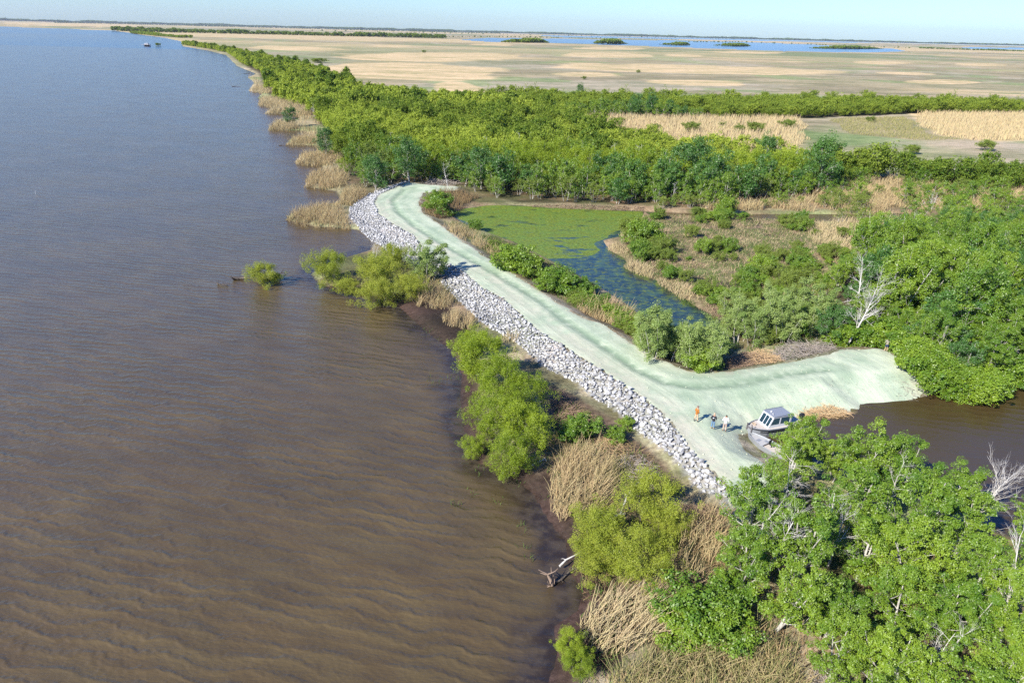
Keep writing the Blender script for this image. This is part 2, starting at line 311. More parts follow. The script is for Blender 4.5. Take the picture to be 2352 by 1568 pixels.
xw_ = m.noise(2.6, 3, .6, crest(32, .4)); hgt = m.math('ADD', m.math('ADD', m.math('MULTIPLY', w2, .06), m.math('ADD', m.math('MULTIPLY', chop, .17), m.math('MULTIPLY', xw_, .10))), m.math('ADD', m.math('MULTIPLY', rip, .10), m.math('MULTIPLY', swell, .12)))
calm = m.math('SUBTRACT', 1.0, m.math('MAXIMUM', m.math('MULTIPLY', ch, .8), m.math('MULTIPLY', cn, .6)))
bmp = m.n('Bump', {'Strength': m.math('MULTIPLY', calm, .85), 'Distance': .55, 'Height': hgt}).outputs[0]
wsh = m.n('BsdfPrincipled', {'Base Color': base, 'Roughness': .17, 'IOR': 1.48, 'Specular IOR Level': .5, 'Normal': bmp}).outputs[0]
an = m.noise(1.7, 8, .8, p); an2 = m.noise(.45, 4, .6, p)
acol = m.mix(m.ramp(an, .28, .70), (.045, .085, .012), (.19, .28, .035)); acol = m.mix(m.ramp(an2, .35, .65), acol, m.mix(1, acol, (1.15, .95, .7), 'MULTIPLY'))
ash = m.bsdf(acol, .55, bump=an, bstr=.9, bdist=.15, spec=.3)
hol = m.ramp(m.noise(.30, 5, .65, m.mapv(p, scale=(.5, 1.2, 1)), .4), .36, .42)
hol2 = m.ramp(m.noise(.9, 6, .7, p), .50, .60)
amask = m.math('MAXIMUM', m.math('MULTIPLY', m.ramp(al, .35, .6), hol), m.math('MULTIPLY', m.math('MULTIPLY', ch, hol2), .55))
fin = m.n('MixShader', {0: amask, 1: wsh, 2: ash}).outputs[0]
WATER_M = m.done(fin)
wme = np_mesh('river_water', np.stack([xw, ywv, 0*xw], -1), Qw, WATER_M, {'msk': np.stack([shal, alg*CHN, CHN], -1), 'cnl': cnl, 'lag': lag}, True)
tag(mobj('river_water', wme), kind='structure')

# ------------------------------------------------------------------ clay road on the levee
bb0, bb1 = ROAD.min(0)-1, ROAD.max(0)+1; st = .34
gx = np.arange(bb0[0], bb1[0], st); gy = np.arange(bb0[1], bb1[1], st); GX, GY = np.meshgrid(gx, gy); rx_, ry_ = GX.ravel(), GY.ravel()
hr, _, rd, rk, ru = land_height(rx_, ry_)
rd2 = rd+1.1*(fbm(rx_, ry_, 1.8, 19, 3)-.5)
keep = (rd2 > -.05)
z = hr+.03-np.where(rd2 < .45, (.45-rd2)*.25, 0)+.05*(fbm(rx_, ry_, .9, 91, 2)-.5)
rough = sst(fbm(rx_, ry_, 4, 71), .5, .65)*sst(rx_, 14, 24); z = z+rough*.14*(vnoise(rx_, ry_, .55, 77)-.5)
ii = np.arange(len(rx_)).reshape(GX.shape); Qr = np.stack([ii[:-1, :-1], ii[:-1, 1:], ii[1:, 1:], ii[1:, :-1]], -1).reshape(-1, 4)
Qr = Qr[keep[Qr].all(1)]; used = np.unique(Qr); rmp = -np.ones(len(rx_), int); rmp[used] = np.arange(len(used))
dR = linedist(np.stack([rx_, ry_], -1), RUT2); lat = sst(ru, 0, 3)
m = N('pale_green_clay'); p = m.pos(); la = m.attr('lat').outputs['Fac']; ru_ = m.attr('rut').outputs['Fac']; ed_ = m.attr('edge').outputs['Fac']
v = m.n('CombineXYZ', {0: m.math('MULTIPLY', la, 4.2), 1: m.noise(.08, 2, .5, p), 2: 0.0}).outputs[0]
stk = m.noise(1.0, 5, .6, v); n1 = m.noise(1.1, 6, .65, p); n2 = m.noise(.22, 4, .6, p, .4); n3 = m.noise(14, 3, .6, p)
c = m.mix(m.ramp(n2, .36, .66), (.485, .53, .39), (.34, .415, .29)); c = m.mix(m.math('MULTIPLY', m.ramp(la, 2.2, .2), m.ramp(m.noise(.35, 4, .6, p), .3, .6)), c, (.52, .50, .385)); c = m.mix(m.ramp(stk, .4, .6), m.mix(1, c, (.95, .96, .95), 'MULTIPLY'), m.mix(1, c, (1.08, 1.06, 1.02), 'MULTIPLY'))
c = m.mix(m.math('MULTIPLY', m.ramp(n1, .5, .78), .5), c, (.33, .39, .28)); c = m.mix(m.math('MULTIPLY', ru_, m.ramp(m.noise(.9, 4, .6, p), .2, .6)), c, (.20, .275, .175))
trk = m.math('ADD', m.math('POWER', 2.72, m.math('MULTIPLY', -45.0, m.math('POWER', m.math('SUBTRACT', la, .85), 2.0))), m.math('POWER', 2.72, m.math('MULTIPLY', -60.0, m.math('POWER', m.math('SUBTRACT', la, 2.0), 2.0)))); c = m.mix(m.math('MULTIPLY', m.math('MULTIPLY', trk, .5), m.ramp(m.noise(.5, 4, .7, p), .3, .6)), c, (.27, .31, .22)); c = m.mix(m.math('MULTIPLY', ed_, m.ramp(n1, .35, .6)), c, (.42, .37, .28)); c = m.mix(m.math('MULTIPLY', m.ramp(n3, .55, .7), .5), c, (.27, .29, .21))
CLAY_M = m.done(m.bsdf(c, .95, bump=m.math('ADD', n1, m.math('MULTIPLY', n3, .25)), bstr=.8, bdist=.10, spec=.1))
rutm = np.exp(-(ru/.95)**2)*.95
rutm = np.maximum(rutm, np.exp(-((ru-2.2)/.9)**2)*.35)
rme = np_mesh('road', np.stack([rx_, ry_, z], -1)[used], rmp[Qr], CLAY_M, {'lat': dR[used], 'rut': rutm[used], 'edge': (np.exp(-np.maximum(rd, 0)/.7))[used]}, True)
tag(mobj('road', rme), kind='structure')

# ------------------------------------------------------------------ foliage builders
def leaves(c, nrm, size, rng, asp=.55):
    n = len(c); t_ = rng.normal(size=(n, 3)); t_ -= (t_*nrm).sum(1)[:, None]*nrm; t_ /= np.linalg.norm(t_, axis=1)[:, None]+1e-9
    b = np.cross(nrm, t_); L = (size*.5)[:, None]; Wd = L*asp
    V = np.stack([c-t_*L, c+b*Wd, c+t_*L, c-b*Wd], 1).reshape(-1, 3)
    return V, np.arange(4*n).reshape(-1, 4)
def tube(pts, rad, k=5):
    pts = np.asarray(pts, float); rad = np.asarray(rad, float); n = len(pts); d = np.gradient(pts, axis=0); d /= np.linalg.norm(d, axis=1)[:, None]+1e-9
    ref = np.where(np.abs(d[:, 2:3]) > .9, np.array([[1., 0, 0]]), np.array([[0, 0, 1.]])); a = np.cross(d, ref); a /= np.linalg.norm(a, axis=1)[:, None]+1e-9; b = np.cross(d, a)
    th = np.arange(k)*2*math.pi/k; V = pts[:, None]+rad[:, None, None]*(np.cos(th)[None, :, None]*a[:, None]+np.sin(th)[None, :, None]*b[:, None]); V = V.reshape(-1, 3)
    q = [[i*k+j, i*k+(j+1) % k, (i+1)*k+(j+1) % k, (i+1)*k+j] for i in range(n-1) for j in range(k)]
    q.append([(n-1)*k+j for j in (0, 1, 2, 3)] if k >= 4 else [(n-1)*k, (n-1)*k+1, (n-1)*k+2, (n-1)*k+2])
    return V, np.array(q)
def cat(parts):
    V = []; Q_ = []; o = 0
    for v, q in parts: V.append(v); Q_.append(q+o); o += len(v)
    return np.concatenate(V), np.concatenate(Q_)
def bend(rng, p0, d, L, n=5, wob=.12, up=.0):
    pts = [np.array(p0, float)]; d = np.array(d, float); d /= np.linalg.norm(d)
    for _ in range(n-1):
        d = d+rng.normal(size=3)*wob+np.array([0, 0, up]); d /= np.linalg.norm(d); pts.append(pts[-1]+d*L/(n-1))
    return np.array(pts)
def grow(rng, Hh, R, stems=2, lowf=.25, twigs=True, tr=.12, wob=.13, rise=.75):
    """skeleton of a tree: tubes, and the places where leaf clumps sit"""
    T = []; tips = []
    for s in range(stems):
        a = rng.uniform(0, 6.28); ln = rng.uniform(.1, .35)*(stems > 1)+.06
        tp = bend(rng, (math.cos(a)*.15*stems, math.sin(a)*.15*stems, -.3), (math.cos(a)*ln, math.sin(a)*ln, 1), Hh*rng.uniform(.82, .97), 8, wob*.6, .03)
        r0 = tr*rng.uniform(.7, 1.1); T.append(tube(tp, np.linspace(r0, r0*.2, 8), 6)); tips.append(tp[-1])
        nl = max(5, int(11/stems)+3)
        for i in range(nl):
            f = lowf+(1-lowf)*(i+rng.uniform(0, 1))/nl*.95; k = min(6.99, f*7); p0 = tp[int(k)]*(1-k % 1)+tp[int(k)+1]*(k % 1)
            az = i*2.4+a+rng.uniform(-.4, .4); prof = math.sin(min(1, .35+f*.75)*math.pi)**.6+.15
            L = R*prof*rng.uniform(.7, 1.1); lp = bend(rng, p0, (math.cos(az), math.sin(az), rise*rng.uniform(.3, 1.3)), L, 5, wob, .05)
            rr = r0*(1-f*.7)*.5; T.append(tube(lp, np.linspace(rr, rr*.25, 5), 5)); tips.append(lp[-1]); tips.append(lp[3])
            for j in range(5 if twigs else 3):
                q0 = lp[1+int(rng.integers(0, 4))]; az2 = az+rng.uniform(-1.4, 1.4); sp_ = bend(rng, q0, (math.cos(az2), math.sin(az2), rng.uniform(.1, 1.5)*rise), L*rng.uniform(.3, .55), 4, wob*1.3, .05)
                if twigs: T.append(tube(sp_, np.linspace(rr*.45, rr*.12, 4), 4))
                tips.append(sp_[-1])
    return T, np.array(tips)
def crown(rng, tips, rc, nleaf, ls, flat=.7, upn=.7, asp=.55, jit=.55, hang=0.0):
    n = len(tips); rcs = rc*rng.uniform(.6, 1.3, n); d = rng.normal(size=(n, nleaf, 3)); d /= np.linalg.norm(d, axis=2)[..., None]
    rad = rng.uniform(.35, 1.0, (n, nleaf, 1))**.6; off = d*rad; off[..., 2] *= flat; off[..., 2] -= hang*rng.uniform(0, 1, (n, nleaf))
    c = (tips[:, None]+off*rcs[:, None, None]).reshape(-1, 3)
    nr_ = d.reshape(-1, 3)*.6+np.array([0, 0, upn])+rng.normal(size=(n*nleaf, 3))*jit; nr_ /= np.linalg.norm(nr_, axis=1)[:, None]
    sz = ls*rng.uniform(.65, 1.3, n*nleaf); V, Q_ = leaves(c, nr_, sz, rng, asp)
    v = np.repeat(np.clip(np.repeat(rng.uniform(0, 1, n), nleaf)*.6+rng.uniform(0, .4, n*nleaf), 0, 1), 4)
    k = c[:, 2] > .05; kk = np.repeat(k, 4)
    return V, Q_[k], v
def leafmat(name, a, b, ymix=.28, rvar=.5, gloss=.10, tr=.3):
    m = N(name); v = m.attr('v').outputs['Fac']; r = m.n('ObjectInfo').outputs['Random']; vv = m.attr('hue').outputs['Fac']
    nz = m.noise(.35, 3, .6, m.pos())
    f = m.math('ADD', m.math('MULTIPLY', v, .45), m.math('ADD', m.math('MULTIPLY', r, rvar*.6), m.math('ADD', m.math('MULTIPLY', vv, .5), m.math('MULTIPLY', m.math('SUBTRACT', nz, .5), .7))))
    c = m.mix(m.ramp(f, .1, .9, 'LINEAR'), a, b)
    d = m.n('BsdfDiffuse', {0: c, 1: .5}).outputs[0]
    tc = m.mix(1, c, (1.25, 1.35, .6), 'MULTIPLY'); t = m.n('BsdfTranslucent', {0: tc}).outputs[0]
    g_ = m.n('BsdfGlossy', {0: (1, 1, .9, 1), 1: .5}).outputs[0]
    s1 = m.n('MixShader', {0: tr, 1: d, 2: t}).outputs[0]
    return m.done(m.n('MixShader', {0: gloss*.45, 1: s1, 2: g_}).outputs[0])
M_BROAD = leafmat('broad_leaves', (.085, .185, .012), (.31, .41, .028), gloss=.10)
M_DARK = leafmat('dark_leaves', (.05, .14, .024), (.13, .25, .036), gloss=.10)
M_WILLOW = leafmat('willow_leaves', (.17, .25, .015), (.36, .43, .032), gloss=.05, tr=.35)
M_YELLOW = leafmat('yellow_willow_leaves', (.26, .31, .03), (.47, .47, .08), gloss=.04, tr=.35)
M_SAP = leafmat('grey_green_leaves', (.19, .28, .065), (.34, .40, .13), gloss=.05)
M_OLIVE = leafmat('olive_leaves', (.14, .20, .028), (.26, .31, .055), gloss=.05)
M_FAR = leafmat('far_leaves', (.075, .13, .03), (.15, .20, .045), gloss=.02)
def bark(name, a, b):
    m = N(name); n_ = m.noise(5, 4, .6, m.mapv(m.n('TexCoord').outputs['Object'], scale=(1, 1, .3)))
    return m.done(m.bsdf(m.mix(m.ramp(n_, .3, .7), a, b), .85, bump=n_, bstr=.4, bdist=.02))
M_BARK = bark('pale_bark', (.26, .24, .20), (.52, .49, .43)); M_BARKD = bark('grey_brown_bark', (.13, .11, .085), (.26, .23, .19)); M_DEAD = bark('bleached_wood', (.38, .35, .30), (.62, .59, .54)); M_WET = bark('wet_driftwood', (.035, .027, .022), (.15, .12, .09))

PROTO = {}
def proto(key, seed, Hh, R, mat, barkm, stems=2, rc=.8, nleaf=60, ls=.2, fill=40, **kw):
    rng = np.random.default_rng(seed); gk = {k: kw.pop(k) for k in ('lowf', 'twigs', 'tr', 'wob', 'rise') if k in kw}
    T, tips = grow(rng, Hh, R, stems, **gk)
    # a few more clumps spread inside the crown volume, leaving gaps
    d = rng.normal(size=(fill, 3)); d /= np.linalg.norm(d, axis=1)[:, None]; d *= rng.uniform(.55, 1.0, (fill, 1))
    lo = gk.get('lowf', .25)*Hh; cz = (Hh+lo)/2; ft = d*np.array([R*.92, R*.92, (Hh-lo)*.52])+np.array([0, 0, cz])
    lump = np.array([vnoise(np.array([p_[0]*1.3]), np.array([p_[1]*1.3+p_[2]]), 1.6, seed)[0] for p_ in ft]) if fill else np.zeros(0)
    tips = np.concatenate([tips, ft[lump > .40]]) if fill else tips
    V, Q_, v = crown(rng, tips, rc, nleaf, ls, **kw)
    cm = np_mesh(key+'_crown', V, Q_, mat, {'v': v}); tv, tq = cat(T); tm = np_mesh(key+'_trunk', tv, tq, barkm, None, True)
    PROTO[key] = (cm, tm, Hh, R, V, Q_, v)
for i in range(4): proto('broad%d' % i, 10+i, 9., 3.3, M_BROAD, M_BARK, stems=2+i % 2, rc=.58, nleaf=90, ls=.20, fill=125, lowf=.14, tr=.20, upn=.8)
for i in range(3): proto('dark%d' % i, 30+i, 9., 3.1, M_DARK, M_BARK, stems=2, rc=.72, nleaf=55, ls=.25, fill=80, lowf=.08, tr=.14)
for i in range(4): proto('willow%d' % i, 50+i, 5.5, 2.8, M_WILLOW, M_BARKD, stems=4, rc=.55, nleaf=110, ls=.15, fill=150, lowf=.06, tr=.07, flat=1.1, upn=.55, asp=.35, jit=.8, hang=.2)
for i in range(2): proto('yellow%d' % i, 60+i, 4.2, 2.3, M_YELLOW, M_BARKD, stems=5, rc=.45, nleaf=100, ls=.13, fill=130, lowf=.04, tr=.05, flat=1.1, upn=.5, asp=.35, jit=.8, hang=.2)
for i in range(3): proto('shrub%d' % i, 70+i, 2.6, 1.6, M_BROAD, M_BARKD, stems=4, rc=.42, nleaf=55, ls=.17, fill=40, lowf=.04, tr=.04)
for i in range(2): proto('olive%d' % i, 75+i, 2.6, 1.6, M_OLIVE, M_BARKD, stems=4, rc=.40, nleaf=50, ls=.15, fill=30, lowf=.04, tr=.04)
for i in range(3): proto('sapling%d' % i, 80+i, 5.5, 1.1, M_SAP, M_BARK, stems=3, rc=.42, nleaf=42, ls=.14, fill=26, lowf=.06, tr=.05, rise=1.6)
for i in range(4): proto('mwillow%d' % i, 90+i, 7., 2.9, M_WILLOW, M_BARKD, stems=4, rc=.60, nleaf=30, ls=.26, fill=90, lowf=.1, twigs=False, tr=.08, flat=1., jit=.7, asp=.5)
for i in range(4): proto('mbroad%d' % i, 100+i, 9., 2.7, M_BROAD, M_BARK, stems=2, rc=.66, nleaf=30, ls=.30, fill=50, lowf=.1, twigs=False, tr=.13)
for i in range(2): proto('mdark%d' % i, 110+i, 9., 2.6, M_DARK, M_BARK, stems=2, rc=.85, nleaf=34, ls=.36, fill=60, lowf=.08, twigs=False, tr=.13)
for i in range(2): proto('molive%d' % i, 114+i, 6.5, 2.3, M_OLIVE, M_BARK, stems=3, rc=.7, nleaf=16, ls=.30, fill=20, lowf=.2, twigs=False, tr=.08)
for i in range(3): proto('lod%d' % i, 120+i, 7.5, 2.8, M_FAR, M_BARK, stems=1, rc=1.1, nleaf=9, ls=.8, fill=30, lowf=.1, twigs=False, tr=.1, asp=.75)
for i in range(2): proto('tiny%d' % i, 130+i, 9., 4.5, M_FAR, M_BARK, stems=1, rc=1.9, nleaf=3, ls=2.3, fill=14, lowf=.05, twigs=False, tr=.1, asp=.85)

def place(key, name, label, catg, x_, y_, sc=1., rz=None, group=None, sz=None, tilt=(0, 0), z_=None, rng=random):
    cm, tm, Hh, R = PROTO[key][:4]; z_ = zat(x_, y_) if z_ is None else z_
    r = empty(name, (x_, y_, max(z_, -.3))); r.rotation_euler = (tilt[0], tilt[1], rng.uniform(0, 6.28) if rz is None else rz); r.scale = (sc, sc, sz or sc)
    tag(r, label, catg, group); mobj('crown', cm, r); mobj('trunk', tm, r); return r
def place_px(key, name, label, catg, u, v, rpx, group=None, zr=None, **kw):
    """crown centre u, v and crown radius in outline units -> a tree standing on the ground with that crown"""
    cm, tm, Hh, R = PROTO[key][:4]; zc = Hh*.55
    for _ in range(6):
        p_ = at(u, v, zc); s = rpx/F*depth(p_)/R; zc = .4+Hh*.56*s*(zr or 1)
    return place(key, name, label, catg, p_[0], p_[1], s, sz=s*(zr or 1), group=group, **kw)
random.seed(4)
def rnd_in(poly, spacing, seed, jit=.42):
    rng = np.random.default_rng(seed); b0, b1 = poly.min(0), poly.max(0); b0 = np.maximum(b0, [-3500, 10]); b1 = np.minimum(b1, [4500, 6000])
    gx_, gy_ = np.meshgrid(np.arange(b0[0], b1[0], spacing), np.arange(b0[1], b1[1], spacing*.88)); gx_[::2] += spacing/2
    P = np.stack([gx_.ravel(), gy_.ravel()], -1)+rng.uniform(-jit, jit, (gx_.size, 2))*spacing; return P[sdf(P, poly) > 0]
def inview(P, z_=4, mg=120):
    u, v = project(P[:, 0], P[:, 1], np.full(len(P), float(z_))); return (u > -mg) & (u < 2352+mg) & (v > -50) & (v < 1568+160) & (P[:, 1] > 3)
def merged(name, items, mat, label, catg, kind='stuff', part='crown'):
    """items: (protokey, x, y, z, scale, zscale, rot, hue) all merged in one mesh"""
    Vs, Qs, vs, hs = [], [], [], []; o = 0
    for key, x_, y_, z_, s, szz, rz, hue in items:
        V, Q_, v = PROTO[key][4:7]; c_, s__ = math.cos(rz), math.sin(rz); R_ = np.array([[c_*s, s__*s, 0], [-s__*s, c_*s, 0], [0, 0, szz]])
        Vs.append((V@R_+np.array([x_, y_, z_])).astype(np.float32)); Qs.append(Q_+o); vs.append(v); hs.append(np.full(len(V), hue)); o += len(V)
    me = np_mesh(name, np.concatenate(Vs), np.concatenate(Qs), mat, {'v': np.concatenate(vs), 'hue': np.concatenate(hs)})
    return tag(mobj(name, me), label, catg, kind=kind)
# ------------------------------------------------------------------ forests
M_MERGE = leafmat('forest_leaves', (.075, .14, .018), (.40, .46, .06), gloss=.02, rvar=0)
for i in range(3): proto('mid%d' % i, 140+i, 7., 2.8, M_MERGE, M_BARK, stems=2, rc=.9, nleaf=13, ls=.46, fill=45, lowf=.1, twigs=False, tr=.1, jit=.6, asp=.6)
P1 = rnd_in(WOOD1, 3.9, 1); P2 = rnd_in(WOOD2, 4.2, 2); P1 = P1[inview(P1)]; P2 = P2[inview(P2)]
P1 = P1[(P1[:, 1] < 420) | (np.random.default_rng(5).uniform(size=len(P1)) < .6)]
u1, v1 = project(P1[:, 0], P1[:, 1], 0*P1[:, 0])
# the right-hand end of the wood is open: thin it out
thin = (u1 > 1850) & (v1 > 405); keepm = ~thin | (fbm(P1[:, 0], P1[:, 1], 14, 88) > .5); sh_ = (sdf(P1, LAND) < 3+9*vnoise(P1[:, 0], P1[:, 1], 13, 5)) & (P1[:, 1] < 700) & (P1[:, 1] > 185); keepm &= ~sh_; P1 = P1[keepm]; u1 = u1[keepm]; v1 = v1[keepm]
# 1 = willow thicket, 0 = taller dark broadleaf trees
e1 = sdf(P1, WOOD1); front = np.where((v1 > 395) & (u1 > 830), sst(e1, 3, 16), 1.0)
wz = front*1.0-.35*sst(fbm(P1[:, 0], P1[:, 1], 9, 24), .5, .7)-.6*sst(fbm(P1[:, 0], P1[:, 1], 22, 14), .54, .66)-.15*(v1 < 235)*(u1 > 900)
wz[u1 > 1900] *= .35
order = np.argsort(P1[:, 1]+np.abs(P1[:, 0])*.2); rr = np.random.default_rng(77)
LAB = {'w': ('willow_tree', 'bright green willow packed into the dense thicket behind the green pond', 'willow tree', 'willows of the thicket behind the pond'),
       'b': ('leafy_tree', 'leafy green tree with pale stems at the front edge of the thicket', 'tree', 'leafy trees fronting the thicket'),  # broadleaf trees like the others, only named apart; species not known
       'd': ('broadleaf_tree', 'tall dark green rounded tree standing out among the light green thicket', 'tree', 'dark trees in the thicket')}
Z1 = zs(P1); n_ind = 290
items = []
for k, i in enumerate(order):
    x_, y_ = P1[i]; q = wz[i]+rr.normal()*.13; hs_ = rr.uniform(.72, 1.22)
    dist = math.hypot(x_, y_)
    edge = 1.0 if front[i] > .3 else .82
    if k < n_ind:
        if q > .42: key, lb, s = 'mwillow%d' % rr.integers(4), 'w', .92*hs_*edge
        elif rr.uniform() < .13: key, lb, s = 'mdark%d' % rr.integers(2), 'd', .85*hs_
        elif rr.uniform() < .35: key, lb, s = 'molive%d' % rr.integers(2), 'b', .9*hs_
        else: key, lb, s = 'mbroad%d' % rr.integers(4), 'b', .80*hs_*edge
        nm, la, ct, gp = LAB[lb]; place(key, nm, la, ct, x_, y_, s, group=gp, z_=Z1[i], rng=random, sz=s*rr.uniform(.85, 1.4))
    else:
        hue = np.clip((q-.1)*1.25, 0, 1); s = (.80+.22*(q < .4))*hs_*(1.0 if dist < 420 else .95)*.95
        key = ('mid%d' if dist < 330 else 'lod%d') % rr.integers(3)
        items.append((key, x_, y_, Z1[i], s*1.05, s*rr.uniform(.75, 1.45), rr.uniform(0, 6.28), hue))
merged('forest', items, M_MERGE, 'long belt of green willow thicket following the river shore into the distance', 'woodland')
Z2 = zs(P2); items = []; o2 = np.argsort(np.abs(P2[:, 0]-60)+P2[:, 1]*1.5); ni = 90
for k, i in enumerate(o2):
    s = rr.uniform(.5, 1.0)*(1.35 if rr.uniform() < .12 else 1); q = rr.uniform(0, 1)
    if k < ni:
        dk = rr.uniform() < .12
        place(('mdark%d' % rr.integers(2)) if dk else ('mbroad%d' % rr.integers(4)), 'leafy_tree', 'pale-stemmed green tree in the narrow strip of trees crossing the tan marsh', 'tree', P2[i][0], P2[i][1], s*(.95 if dk else .82), group='trees of the strip across the marsh', z_=Z2[i], rng=random)
    else: items.append(('mid%d' % rr.integers(3), P2[i][0], P2[i][1], Z2[i], s*1.0, s*1.08, rr.uniform(0, 6.28), .25+.35*q))
merged('woodland_strip', items, M_MERGE, 'strip of green trees running across the tan marsh to the frame edge', 'woodland')
P3 = rnd_in(WOOD3, 3.9, 3); P3 = P3[inview(P3)]; Z3 = zs(P3)
for (x_, y_), z_ in zip(P3, Z3):
    dd = rr.uniform(); e = sdf(np.array([[x_, y_]]), WOOD3)[0]; u_0, v_0 = project(np.array([x_]), np.array([y_]), np.array([0.]))
    s = rr.uniform(.78, 1.12)*(.72 if e < 3 else 1)
    if v_0[0] < 620: s *= .72
    if u_0[0] < 1990 and v_0[0] < 790: s *= .62
    if dd < .30: key, s2 = 'dark%d' % rr.integers(3), s*.85
    elif dd < .36: key, s2 = 'molive%d' % rr.integers(2), s
    else: key, s2 = 'broad%d' % rr.integers(4), s*.86
    if s2 < .3: continue
    place(key, 'broadleaf_tree', 'lush green tree in the dense wood beyond the far end of the clay pad', 'tree', x_, y_, s2, group='trees of the wood by the canal', z_=z_, rng=random, sz=s2*rr.uniform(.95, 1.5))

for line, n_ in (([(2045, 806), (2110, 856), (2150, 898), (2240, 902), (2352, 874)], 26), ([(1880, 806), (1960, 797), (2040, 800)], 10)):
    L_ = W(line, .4)
    for i in range(n_):
        t_ = rr.uniform(0, len(L_)-1.001); k_ = int(t_); q_ = L_[k_]*(1-t_+k_)+L_[k_+1]*(t_-k_)+rr.normal(size=2)*.5
        place('shrub%d' % rr.integers(3), 'shrub', 'low green shrub hanging over the edge of the wood by the canal', 'shrub', q_[0], q_[1]+.8, rr.uniform(.8, 1.4), group='shrubs at the edge of the wood', rng=random)
# far strips and islands of trees
def far_trees(name, line, rows, spacing, sc, hue, label, rowgap=12, cat='woodland', seed=1, var=.35, taper=False):
    rg = np.random.default_rng(seed); L = W(line); its = []
    for (ax, ay), (bx, by) in zip(L[:-1], L[1:]):
        D = math.hypot(bx-ax, by-ay); n_ = max(1, int(D/spacing))
        for i in range(n_):
            for r_ in range(rows):
                t_ = (i+rg.uniform())/n_; px_, py_ = ax+(bx-ax)*t_, ay+(by-ay)*t_+r_*rowgap*rg.uniform(.6, 1.3)
                tt = (px_-L[0][0])/(L[-1][0]-L[0][0]+1e-9); s = sc*(max(.12, math.sin(math.pi*min(1, max(0, tt))))**.7 if taper else 1)*rg.uniform(1-var, 1+var*.6)*(.55+.6*vnoise(np.array([px_]), np.array([py_]), spacing*9, seed)[0]); its.append(('tiny%d' % rg.integers(2), px_, py_, .3, s*1.3, s, rg.uniform(0, 6.28), np.clip(hue+rg.normal()*.1, 0, 1)))
    return merged(name, its, M_MERGE, label, cat)
far_trees('treeline', [(-150, 44.5), (400, 57.5), (900, 70), (1400, 82.5), (1900, 95), (2500, 109)], 5, 24, 4.8, .0, 'low blue-grey treeline along the horizon', 60, var=.22)
far_trees('treeline', [(125, 53), (212, 54.5), (325, 57), (425, 59.5), (588, 64), (900, 72), (1150, 78)], 2, 26, 1.6, .05, 'thin dark tree strip on the marsh beyond the far shore', 40, seed=2)
far_trees('treeline', [(262, 72), (350, 74.5), (470, 77), (588, 79.5), (784, 84), (900, 86), (1020, 89)], 3, 11, 1.75, .12, 'belt of trees running inland from the far river point', 30, seed=3, var=.7)
far_trees('treeline', [(300, 77), (360, 83), (412, 87.5), (440, 88)], 3, 8, .95, .5, 'green shrubs on the shore next to the far river point', 10, seed=4)
for a_, b_2, yy, sc_, lb in ((1150, 1262, 99, 2.0, 'leftmost tree-covered island in the blue lagoon'), (1364, 1442, 101.5, 1.9, 'second tree-covered lagoon island from the left'), (1520, 1586, 104.5, 1.6, 'small tree-covered island in the middle of the blue lagoon'), (1648, 1724, 107, 1.6, 'second tree-covered lagoon island from the right'), (1868, 2030, 113, 1.5, 'long wooded island at the right end of the blue lagoon')):
    ob = far_trees('wooded_island', [(a_, yy-1), ((a_+b_2)/2, yy), (b_2, yy)], 4, 9, sc_, .22, lb, 22, 'island', seed=int(a_), taper=True, var=.5); ob['kind'] = 'thing'; ob['group'] = 'tree-covered islands in the lagoon'
far_trees('treeline', [(2113, 112), (2240, 116), (2352, 119), (2500, 122)], 3, 14, 1.0, .2, 'dark tree strip on the marsh right of the lagoon', 20, seed=6)
far_trees('treeline', [(1017, 86), (1150, 86), (1330, 88.5), (1560, 92)], 1, 40, .8, .1, 'thin line of scrub behind the lagoon', 20, seed=7, var=.6)
far_trees('treeline', [(1560, 97), (1700, 98), (1860, 103), (1990, 108), (2100, 112)], 1, 45, .9, .15, 'broken scrub line on the far bank of the lagoon', 20, seed=8, var=.7)
far_trees('treeline', [(700, 71), (1000, 77), (1400, 85), (1700, 91)], 1, 90, 1.2, .05, 'scattered dark trees on the marsh near the horizon', 60, seed=9, var=.7)
# lone bushes on the marsh
for i, (u, v, r_, lb) in enumerate([(1587, 288, 15, 'round olive bush alone in the tan reeds of the clearing'), (1507, 290, 9, 'small olive bush on the left of the reed clearing'), (738, 138, 16, 'low green bush on the tan marsh behind the shore belt'), (1700, 293, 10, 'sparse bush in the middle of the reed clearing'), (1735, 290, 16, 'wide sparse shrub on the right of the reed clearing'),
        (1660, 285, 7, 'tiny bush in the reed clearing beside the sparse shrubs'), (1806, 282, 14, 'low green shrub where the reed clearing ends'), (1380, 285, 12, 'green bush at the left end of the reed clearing'), (1425, 275, 10, 'pale bush next to the left end of the reed clearing'), (2000, 272, 8, 'little shrub below the tree strip on the open marsh')]):
    place_px('olive%d' % (i % 2), 'bush', lb, 'bush', u, v, r_, 'lone bushes on the marsh', zr=.45 if i == 2 else None)
for u, v, r_ in [(974, 118, 4), (1340, 178, 5), (1467, 164, 4), (2260, 330, 16), (2100, 340, 14), (1980, 350, 16)]:
    place_px('olive%d' % (u % 2), 'bush', 'small dark bush standing alone far out on the open marsh', 'bush', u, v, r_, 'far bushes on the open marsh')

